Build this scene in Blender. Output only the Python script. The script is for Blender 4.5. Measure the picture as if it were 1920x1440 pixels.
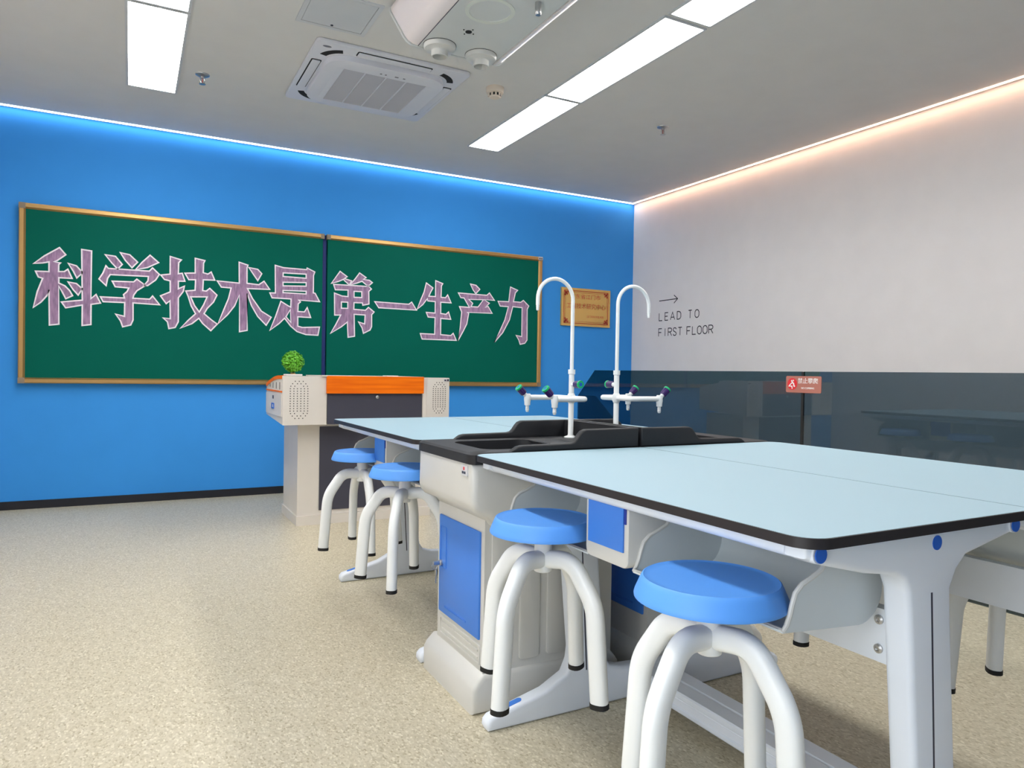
import bpy, bmesh, math, random
from mathutils import Vector, Matrix
from mathutils.geometry import tessellate_polygon

for _o in list(bpy.data.objects):
    bpy.data.objects.remove(_o)
S = bpy.context.scene
COL = S.collection
PI = math.pi
random.seed(7)

# ------------------------------------------------------------------ camera
F_PX, YAW, PITCH, ROLL = 1340.09, 0.490511, -0.0146727, 0.0163029
CAM_H = 1.011
cam_data = bpy.data.cameras.new('camera')
cam = bpy.data.objects.new('camera', cam_data)
COL.objects.link(cam)
S.camera = cam
cam_data.sensor_fit = 'HORIZONTAL'
cam_data.sensor_width = 36.0
cam_data.lens = F_PX * 36.0 / 1920.0
cam_data.clip_start = 0.02
fw = Vector((math.sin(YAW) * math.cos(PITCH), math.cos(YAW) * math.cos(PITCH), math.sin(PITCH)))
r0 = Vector((math.cos(YAW), -math.sin(YAW), 0.0))
u0 = r0.cross(fw)
rt = r0 * math.cos(ROLL) + u0 * math.sin(ROLL)
up = rt.cross(fw)
cam.matrix_world = Matrix(((rt.x, up.x, -fw.x, 0.0), (rt.y, up.y, -fw.y, 0.0),
                           (rt.z, up.z, -fw.z, CAM_H), (0, 0, 0, 1)))

# ------------------------------------------------------------------ world, exposure
SKY = 4.6           # overcast daylight outside the window
wd = bpy.data.worlds.new('world')
S.world = wd
wd.use_nodes = True
wd.node_tree.nodes['Background'].inputs['Color'].default_value = (0.88, 0.94, 1.0, 1)
wd.node_tree.nodes['Background'].inputs['Strength'].default_value = SKY
S.view_settings.view_transform = 'Standard'
S.view_settings.look = 'None'
S.view_settings.gamma = 1.0
S.view_settings.use_curve_mapping = False
S.view_settings.exposure = 0.0
PANEL_E = 20.0      # ceiling panels
COVE_E = 10.0       # cool strip over the blue wall
COVE_W = 17.0        # warm strip over the white wall

# daylight portal in the window opening of the left wall
WIN = (-0.75, 0.95, 0.30, 2.40)      # y0, y1, z0, z1
pl_ = bpy.data.lights.new('window_portal', 'AREA')
pl_.shape = 'RECTANGLE'
pl_.size, pl_.size_y = WIN[3] - WIN[2], WIN[1] - WIN[0]
pl_.cycles.is_portal = True
po_ = bpy.data.objects.new('window_portal', pl_)
COL.objects.link(po_)
po_.location = (-1.10, (WIN[0] + WIN[1]) / 2, (WIN[2] + WIN[3]) / 2)
po_.rotation_euler = (0, -PI / 2, 0)

# ------------------------------------------------------------------ materials
def srgb(r, g, b):
    f = lambda c: (c / 255 / 12.92) if c / 255 <= 0.04045 else ((c / 255 + 0.055) / 1.055) ** 2.4
    return (f(r), f(g), f(b), 1.0)

def mat(name, rgb, rough=0.5, metal=0.0, var=0.04, scale=6.0, bump=0.0, bscale=200.0, spec=0.5, coat=0.0):
    m = bpy.data.materials.new(name)
    m.use_nodes = True
    nt = m.node_tree
    b = nt.nodes['Principled BSDF']
    tc = nt.nodes.new('ShaderNodeTexCoord')
    n = nt.nodes.new('ShaderNodeTexNoise')
    n.inputs['Scale'].default_value = scale
    n.inputs['Detail'].default_value = 3
    nt.links.new(tc.outputs['Object'], n.inputs['Vector'])
    mx = nt.nodes.new('ShaderNodeMix')
    mx.data_type = 'RGBA'
    c = srgb(*rgb)
    mx.inputs[6].default_value = tuple(x * (1 - var) for x in c[:3]) + (1,)
    mx.inputs[7].default_value = tuple(min(1, x * (1 + var)) for x in c[:3]) + (1,)
    nt.links.new(n.outputs['Fac'], mx.inputs[0])
    nt.links.new(mx.outputs[2], b.inputs['Base Color'])
    b.inputs['Roughness'].default_value = rough
    b.inputs['Metallic'].default_value = metal
    b.inputs['Specular IOR Level'].default_value = spec
    b.inputs['Coat Weight'].default_value = coat
    b.inputs['Coat Roughness'].default_value = 0.15
    if bump:
        n2 = nt.nodes.new('ShaderNodeTexNoise')
        n2.inputs['Scale'].default_value = bscale
        nt.links.new(tc.outputs['Object'], n2.inputs['Vector'])
        bp = nt.nodes.new('ShaderNodeBump')
        bp.inputs['Strength'].default_value = bump
        bp.inputs['Distance'].default_value = 0.002
        nt.links.new(n2.outputs['Fac'], bp.inputs['Height'])
        nt.links.new(bp.outputs['Normal'], b.inputs['Normal'])
    return m

def emit(name, rgb, strength):
    m = bpy.data.materials.new(name)
    m.use_nodes = True
    nt = m.node_tree
    nt.nodes.clear()
    o = nt.nodes.new('ShaderNodeOutputMaterial')
    e = nt.nodes.new('ShaderNodeEmission')
    e.inputs['Color'].default_value = (*rgb, 1)
    e.inputs['Strength'].default_value = strength
    nt.links.new(e.outputs[0], o.inputs[0])
    return m

M = {}
M['ceiling'] = mat('ceiling_paint', (214, 213, 210), 0.9, bump=0.05)
M['blue_wall'] = mat('blue_wall_paint', (58, 152, 236), 0.75, var=0.03, bump=0.05, spec=0.3)
M['white_wall'] = mat('white_wall_paint', (234, 228, 225), 0.85, bump=0.05)
M['back_wall'] = mat('pale_blue_wall_paint', (150, 182, 222), 0.85)
M['baseboard'] = mat('dark_baseboard', (22, 24, 34), 0.5)
M['white_metal'] = mat('white_powder_coat', (228, 234, 243), 0.32, bump=0.03, bscale=600)
M['white_enamel'] = mat('white_enamel', (238, 240, 239), 0.3)
M['white_plastic'] = mat('white_abs_plastic', (208, 207, 202), 0.35, bump=0.04, bscale=500)
M['tray_grey'] = mat('pale_grey_plastic', (205, 212, 214), 0.38)
M['seat_blue'] = mat('blue_seat_plastic', (88, 156, 238), 0.5, bump=0.05, bscale=700)
M['seat_dark'] = mat('dark_blue_plastic', (20, 50, 150), 0.5)
M['door_blue'] = mat('blue_panel_plastic', (62, 128, 222), 0.42)
M['cap_blue'] = mat('blue_cap_plastic', (20, 95, 200), 0.5)
M['table_top'] = mat('pale_blue_laminate', (154, 183, 196), 0.45, var=0.01)
M['edge'] = mat('dark_brown_edge', (27, 22, 25), 0.5)
M['black_pp'] = mat('black_polypropylene', (24, 25, 29), 0.6, bump=0.15, bscale=900)
M['gap_shade'] = mat('gap_shade_navy', (16, 40, 112), 0.6)  # dark blue holding the shade of the wall between the boards
M['rubber'] = mat('black_rubber', (18, 18, 18), 0.7)
M['steel'] = mat('brushed_steel', (190, 190, 190), 0.3, metal=1.0)
M['green_board'] = mat('green_chalkboard', (4, 97, 82), 0.6, var=0.06, scale=3, spec=0.06)
M['gold_frame'] = mat('champagne_aluminium', (196, 156, 100), 0.38, metal=0.85, bump=0.02)
M['frame_corner'] = mat('grey_corner_plastic', (140, 125, 105), 0.5)
M['outline'] = mat('white_chalk', (240, 234, 242), 0.95, var=0.12, scale=60)
M['podium_white'] = mat('off_white_steel', (218, 212, 204), 0.4)
M['podium_side'] = mat('off_white_steel_side', (218, 212, 204), 0.4)
M['charcoal'] = mat('charcoal_steel', (62, 62, 76), 0.5)
M['hole'] = mat('black_hole', (18, 16, 16), 0.8)
M['slot'] = mat('dark_slot', (48, 48, 66), 0.6)
M['knob_purple'] = mat('purple_knob', (58, 30, 96), 0.35)
M['ring_green'] = mat('green_ring', (20, 180, 110), 0.35)
M['disc_blue'] = mat('blue_disc', (30, 100, 200), 0.35)
M['ac_white'] = mat('ac_plastic', (214, 216, 224), 0.5)
M['ac_grille'] = mat('ac_grille_plastic', (186, 188, 198), 0.55)
M['detector'] = mat('beige_plastic', (222, 208, 192), 0.5)
M['unit_side'] = mat('gloss_white_steel', (232, 222, 220), 0.3)
M['unit_base'] = mat('matt_white_steel', (206, 208, 206), 0.5)
M['trim_cream'] = mat('cream_ring', (216, 219, 210), 0.5)
M['panel_grey'] = mat('grey_access_panel', (200, 203, 206), 0.6)
M['brass'] = mat('brass_plate', (236, 190, 112), 0.04, metal=0.55, var=0.03)
M['plaque_red'] = mat('red_paint', (158, 30, 10), 0.5)
M['black_ink'] = mat('black_vinyl', (26, 24, 28), 0.6)
M['sign_red'] = mat('red_sign', (214, 40, 48), 0.5)
M['sign_base'] = mat('dusty_red_sign', (176, 112, 98), 0.5)
M['sign_white'] = mat('white_print', (236, 230, 228), 0.5)
M['sticker'] = mat('grey_sticker', (205, 205, 208), 0.4)
M['leaf'] = mat('box_leaf', (96, 176, 34), 0.5, var=0.75, scale=120)
M['twig'] = mat('dark_twig', (62, 44, 26), 0.8)
M['straw'] = mat('straw', (222, 186, 110), 0.7)
M['logo_grey'] = mat('grey_print', (110, 110, 120), 0.5)
M['stair'] = mat('stair_stone', (190, 186, 178), 0.6)
M['panel_light'] = emit('panel_glow', (1.0, 0.99, 0.97), PANEL_E)
M['cool_strip'] = emit('cool_strip_glow', (0.88, 0.95, 1.0), COVE_E)
M['warm_strip'] = emit('warm_strip_glow', (1.0, 0.60, 0.40), COVE_W)

def floor_material():
    m = mat('speckled_vinyl', (196, 184, 154), 0.36)
    nt = m.node_tree
    b = nt.nodes['Principled BSDF']
    tc = nt.nodes.new('ShaderNodeTexCoord')
    v = nt.nodes.new('ShaderNodeTexVoronoi')
    v.inputs['Scale'].default_value = 210
    mp = nt.nodes.new('ShaderNodeMapping')
    mp.inputs['Scale'].default_value = (1.0, 0.55, 1.0)
    mp.inputs['Rotation'].default_value = (0, 0, 0.5)
    nt.links.new(tc.outputs['Object'], mp.inputs['Vector'])
    nt.links.new(mp.outputs[0], v.inputs['Vector'])
    r = nt.nodes.new('ShaderNodeValToRGB')
    e = r.color_ramp.elements
    e[0].position = 0.0; e[0].color = srgb(166, 154, 126)
    e[1].position = 1.0; e[1].color = srgb(222, 214, 192)
    for p, c in ((0.12, (186, 176, 150)), (0.5, (198, 188, 163)), (0.85, (205, 196, 172))):
        k = e.new(p); k.color = srgb(*c)
    sep = nt.nodes.new('ShaderNodeSeparateColor')
    nt.links.new(v.outputs['Color'], sep.inputs[0])
    nt.links.new(sep.outputs[0], r.inputs[0])
    nt.links.new(r.outputs[0], b.inputs['Base Color'])
    return m
M['floor'] = floor_material()

def chalk_material():
    m = mat('mauve_chalk', (152, 122, 156), 0.95)
    nt = m.node_tree
    b = nt.nodes['Principled BSDF']
    tc = nt.nodes.new('ShaderNodeTexCoord')
    mp = nt.nodes.new('ShaderNodeMapping')
    mp.inputs['Scale'].default_value = (60, 60, 12)
    n = nt.nodes.new('ShaderNodeTexNoise')
    n.inputs['Scale'].default_value = 1.0
    n.inputs['Detail'].default_value = 5
    nt.links.new(tc.outputs['Object'], mp.inputs['Vector'])
    nt.links.new(mp.outputs[0], n.inputs['Vector'])
    r = nt.nodes.new('ShaderNodeValToRGB')
    r.color_ramp.elements[0].position = 0.3; r.color_ramp.elements[0].color = srgb(130, 107, 136)
    r.color_ramp.elements[1].position = 0.62; r.color_ramp.elements[1].color = srgb(172, 138, 172)
    nt.links.new(n.outputs['Fac'], r.inputs[0])
    nt.links.new(r.outputs[0], b.inputs['Base Color'])
    return m
M['chalk'] = chalk_material()

def wood_material():
    m = mat('orange_wood', (232, 112, 10), 0.55, spec=0.2)
    nt = m.node_tree
    b = nt.nodes['Principled BSDF']
    tc = nt.nodes.new('ShaderNodeTexCoord')
    mp = nt.nodes.new('ShaderNodeMapping')
    mp.inputs['Scale'].default_value = (3, 30, 60)
    n = nt.nodes.new('ShaderNodeTexNoise')
    n.inputs['Scale'].default_value = 1.0
    n.inputs['Detail'].default_value = 4
    nt.links.new(tc.outputs['Object'], mp.inputs['Vector'])
    nt.links.new(mp.outputs[0], n.inputs['Vector'])
    r = nt.nodes.new('ShaderNodeValToRGB')
    r.color_ramp.elements[0].position = 0.3; r.color_ramp.elements[0].color = srgb(226, 98, 0)
    r.color_ramp.elements[1].position = 0.7; r.color_ramp.elements[1].color = srgb(248, 124, 0)
    nt.links.new(n.outputs['Fac'], r.inputs[0])
    nt.links.new(r.outputs[0], b.inputs['Base Color'])
    return m
M['wood'] = wood_material()

def glass_material():
    m = bpy.data.materials.new('smoked_glass')
    m.use_nodes = True
    nt = m.node_tree
    nt.nodes.clear()
    o = nt.nodes.new('ShaderNodeOutputMaterial')
    t = nt.nodes.new('ShaderNodeBsdfTransparent')
    t.inputs['Color'].default_value = (0.31, 0.39, 0.44, 1)
    g = nt.nodes.new('ShaderNodeBsdfGlossy')
    g.inputs['Roughness'].default_value = 0.015
    fr = nt.nodes.new('ShaderNodeFresnel')
    ge = nt.nodes.new('ShaderNodeNewGeometry')
    ior = nt.nodes.new('ShaderNodeMix')
    ior.inputs[2].default_value = 1.6
    ior.inputs[3].default_value = 1 / 1.6
    nt.links.new(ge.outputs['Backfacing'], ior.inputs[0])
    nt.links.new(ior.outputs[0], fr.inputs['IOR'])
    mx = nt.nodes.new('ShaderNodeMixShader')
    nt.links.new(fr.outputs[0], mx.inputs[0])
    nt.links.new(t.outputs[0], mx.inputs[1])
    nt.links.new(g.outputs[0], mx.inputs[2])
    nt.links.new(mx.outputs[0], o.inputs[0])
    return m
M['glass'] = glass_material()

# ------------------------------------------------------------------ mesh helpers
WLOC = {}

def link(o, parent=None):
    COL.objects.link(o)
    if parent is not None:
        o.parent = parent
    return o

def obj(name, bm, m, parent=None, smooth=0.6, origin=None):
    """Link a bmesh (built in world coordinates) as ONE mesh object."""
    off = Vector(WLOC.get(parent.name, (0, 0, 0))) if parent is not None else Vector(origin or (0, 0, 0))
    bmesh.ops.remove_doubles(bm, verts=bm.verts, dist=1e-6)
    bmesh.ops.translate(bm, verts=bm.verts, vec=-off)
    bmesh.ops.recalc_face_normals(bm, faces=bm.faces)
    for f in bm.faces:
        f.smooth = True
    for e in bm.edges:
        e.smooth = len(e.link_faces) == 2 and e.calc_face_angle(3.0) < smooth
    me = bpy.data.meshes.new(name)
    bm.to_mesh(me)
    bm.free()
    for x in (m if isinstance(m, (list, tuple)) else [m]):
        me.materials.append(M[x])
    o = bpy.data.objects.new(name, me)
    link(o, parent)
    WLOC[o.name] = tuple(off)
    if parent is None:
        o.location = off
    return o

def tag(o, label, cat, group=None):
    o['label'] = label
    o['category'] = cat
    if group:
        o['group'] = group
    return o

def thing(name, label, cat, loc=(0, 0, 0), group=None):
    o = bpy.data.objects.new(name, None)
    link(o)
    o.location = loc
    WLOC[o.name] = tuple(loc)
    return tag(o, label, cat, group)

def struct(o):
    o['kind'] = 'structure'
    return o

def copy_tree(o, parent=None):
    c = o.copy()
    COL.objects.link(c)
    if parent is not None:
        c.parent = parent
    for ch in list(o.children):
        copy_tree(ch, c)
    return c

def BM():
    return bmesh.new()

def bevel(bm, geom, r, seg=2, ang=0.5):
    es = [e for e in geom if isinstance(e, bmesh.types.BMEdge) and len(e.link_faces) == 2 and e.calc_face_angle(0) > ang]
    if es and r > 0:
        bmesh.ops.bevel(bm, geom=es, offset=r, segments=seg, profile=0.5, affect='EDGES', clamp_overlap=True)

def box(bm, x0, x1, y0, y1, z0, z1, r=0.0, seg=2, mi=0):
    vs = [bm.verts.new((x, y, z)) for z in (z0, z1) for y in (y0, y1) for x in (x0, x1)]
    fs = [bm.faces.new([vs[i] for i in q]) for q in ((0, 2, 3, 1), (4, 5, 7, 6), (0, 1, 5, 4), (2, 6, 7, 3), (0, 4, 6, 2), (1, 3, 7, 5))]
    for f in fs:
        f.material_index = mi
    if r > 0:
        es = list({e for f in fs for e in f.edges})
        bevel(bm, es, r, seg)
    return bm

def to3(axis, u, v, w):
    return {'x': (w, u, v), 'y': (u, w, v), 'z': (u, v, w)}[axis]

def prism(bm, pts, axis, w0, w1, r=0.0, seg=2, mi=0, ang=0.5, side_mi=None):
    """Extrude outline pts (u, v) along axis from w0 to w1 (u,v = the other two axes in xyz order)."""
    a = [bm.verts.new(to3(axis, u, v, w0)) for u, v in pts]
    b = [bm.verts.new(to3(axis, u, v, w1)) for u, v in pts]
    n = len(pts)
    fs = [bm.faces.new(a), bm.faces.new(b[::-1])]
    for f in fs:
        f.material_index = mi
    for i in range(n):
        f = bm.faces.new((a[i], b[i], b[(i + 1) % n], a[(i + 1) % n]))
        f.material_index = mi if side_mi is None else side_mi
        fs.append(f)
    bmesh.ops.recalc_face_normals(bm, faces=fs)
    if r > 0:
        es = list({e for f in fs[:2] for e in f.edges})
        bevel(bm, es, r, seg, ang)
    return bm

def rrect(u0, u1, v0, v1, r, n=5, corners=(1, 1, 1, 1)):
    """Rounded rectangle outline; corners = (u0v0, u1v0, u1v1, u0v1)."""
    out = []
    for k, (cu, cv, a0) in enumerate(((u0 + r, v0 + r, PI), (u1 - r, v0 + r, 1.5 * PI), (u1 - r, v1 - r, 0), (u0 + r, v1 - r, 0.5 * PI))):
        if not corners[k]:
            out.append(((u0, v0), (u1, v0), (u1, v1), (u0, v1))[k])
            continue
        for i in range(n + 1):
            t = a0 + 0.5 * PI * i / n
            out.append((cu + r * math.cos(t), cv + r * math.sin(t)))
    return out

def ring(bm, outer, inner, axis, w0, w1, mi=0):
    """A frame between two outlines with the same number of points."""
    n = len(outer)
    A = [[bm.verts.new(to3(axis, u, v, w)) for u, v in p] for p in (outer, inner) for w in (w0, w1)]
    for i in range(n):
        j = (i + 1) % n
        for p, q in ((0, 1), (1, 3), (3, 2), (2, 0)):
            f = bm.faces.new((A[p][i], A[p][j], A[q][j], A[q][i]))
            f.material_index = mi
    return bm

def fillet(path, r, n=5):
    """Round the inner corners of a 3D polyline."""
    path = [Vector(p) for p in path]
    out = [path[0]]
    for i in range(1, len(path) - 1):
        p, a, b = path[i], path[i - 1] - path[i], path[i + 1] - path[i]
        rr = r[i - 1] if isinstance(r, (list, tuple)) else r
        d = min(rr, a.length * 0.48, b.length * 0.48)
        s, e = p + a.normalized() * d, p + b.normalized() * d
        for k in range(n + 1):
            t = k / n
            out.append(s * (1 - t) ** 2 + p * 2 * t * (1 - t) + e * t * t)
    out.append(path[-1])
    return out

def tube(bm, path, r, n=12, cap=True, ell=None, side=None, mi=0, power=2.0):
    """Sweep a circle (or superellipse ell=(a,b), b along the fixed vector side) along path."""
    path = [Vector(p) for p in path]
    rings = []
    prev = None
    for i, p in enumerate(path):
        t = (path[min(i + 1, len(path) - 1)] - path[max(i - 1, 0)]).normalized()
        if side is not None:
            b = Vector(side).normalized()
            nrm = b.cross(t).normalized()
        else:
            if prev is None:
                ref = Vector((0, 0, 1)) if abs(t.z) < 0.9 else Vector((1, 0, 0))
                nrm = t.cross(ref).normalized()
            else:
                nrm = (prev - t * prev.dot(t)).normalized()
            b = t.cross(nrm)
        prev = nrm
        ra, rb = ell if ell else ((r[i], r[i]) if isinstance(r, (list, tuple)) else (r, r))
        vs = []
        for k in range(n):
            c, s_ = math.cos(2 * PI * k / n), math.sin(2 * PI * k / n)
            if power != 2.0:
                c = math.copysign(abs(c) ** (2 / power), c)
                s_ = math.copysign(abs(s_) ** (2 / power), s_)
            vs.append(bm.verts.new(p + nrm * ra * c + b * rb * s_))
        rings.append(vs)
    for a, b in zip(rings, rings[1:]):
        for k in range(n):
            f = bm.faces.new((a[k], a[(k + 1) % n], b[(k + 1) % n], b[k]))
            f.material_index = mi
    if cap:
        for q in (rings[0], rings[-1]):
            f = bm.faces.new(q)
            f.material_index = mi
    return bm

def lathe(bm, prof, origin, axis=(0, 0, 1), n=24, mi=0):
    """Revolve a profile of (radius, height) about axis through origin."""
    ax = Vector(axis).normalized()
    ref = Vector((0, 0, 1)) if abs(ax.z) < 0.9 else Vector((1, 0, 0))
    u = ax.cross(ref).normalized()
    v = ax.cross(u)
    o = Vector(origin)
    rings = []
    for r, h in prof:
        if r < 1e-6:
            rings.append([bm.verts.new(o + ax * h)])
        else:
            rings.append([bm.verts.new(o + ax * h + u * r * math.cos(2 * PI * k / n) + v * r * math.sin(2 * PI * k / n)) for k in range(n)])
    for a, b in zip(rings, rings[1:]):
        for k in range(n):
            j = (k + 1) % n
            if len(a) == 1 and len(b) == 1:
                continue
            if len(a) == 1:
                f = bm.faces.new((a[0], b[j], b[k]))
            elif len(b) == 1:
                f = bm.faces.new((a[k], a[j], b[0]))
            else:
                f = bm.faces.new((a[k], a[j], b[j], b[k]))
            f.material_index = mi
    for q in (rings[0], rings[-1]):
        if len(q) > 2:
            f = bm.faces.new(q)
            f.material_index = mi
    return bm

def text_bm(bm, body, size, place, depth=0.0006, mi=0, align='CENTER', wide=1.0):
    """Text as mesh; place maps (x, y, 0..depth) text coordinates to world."""
    c = bpy.data.curves.new('t', 'FONT')
    c.body = body
    c.size = size
    c.align_x = align
    c.extrude = depth / 2
    c.resolution_u = 3
    o = bpy.data.objects.new('t', c)
    COL.objects.link(o)
    dg = bpy.context.evaluated_depsgraph_get()
    me = bpy.data.meshes.new_from_object(o.evaluated_get(dg))
    vs = [bm.verts.new(place(v.co.x * wide, v.co.y, v.co.z + depth / 2)) for v in me.vertices]
    for p in me.polygons:
        try:
            f = bm.faces.new([vs[i] for i in p.vertices])
            f.material_index = mi
        except ValueError:
            pass
    bpy.data.objects.remove(o)
    bpy.data.meshes.remove(me)
    bpy.data.curves.remove(c)
    return bm

def flat(bm, outer, holes, place, mi=0):
    """Fill an outline with holes; place maps (u, v) to 3D."""
    loops = [[Vector((u, v, 0)) for u, v in outer]] + [[Vector((u, v, 0)) for u, v in h] for h in holes]
    pts = [p for l in loops for p in l]
    vs = [bm.verts.new(place(p.x, p.y)) for p in pts]
    for t in tessellate_polygon(loops):
        try:
            f = bm.faces.new([vs[i] for i in t])
            f.material_index = mi
        except ValueError:
            pass
    return bm

def ribbon(bm, pts, w, place, closed=True, mi=0):
    """A flat line of width w along pts (u, v), mitred."""
    n = len(pts)
    P = [Vector(p) for p in pts]
    L, R = [], []
    for i in range(n):
        a = P[(i - 1) % n] if (closed or i > 0) else None
        b = P[(i + 1) % n] if (closed or i < n - 1) else None
        d1 = (P[i] - a).normalized() if a is not None else None
        d2 = (b - P[i]).normalized() if b is not None else None
        if d1 is None: d1 = d2
        if d2 is None: d2 = d1
        t = d1 + d2
        if t.length < 0.35:
            t = d1
        t = t.normalized()
        nr = Vector((-t.y, t.x))
        k = 1.0 / max(0.5, nr.dot(Vector((-d1.y, d1.x))))
        L.append(bm.verts.new(place(*(P[i] + nr * w / 2 * k))))
        R.append(bm.verts.new(place(*(P[i] - nr * w / 2 * k))))
    for i in range(n if closed else n - 1):
        j = (i + 1) % n
        f = bm.faces.new((L[i], L[j], R[j], R[i]))
        f.material_index = mi
    return bm

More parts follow.
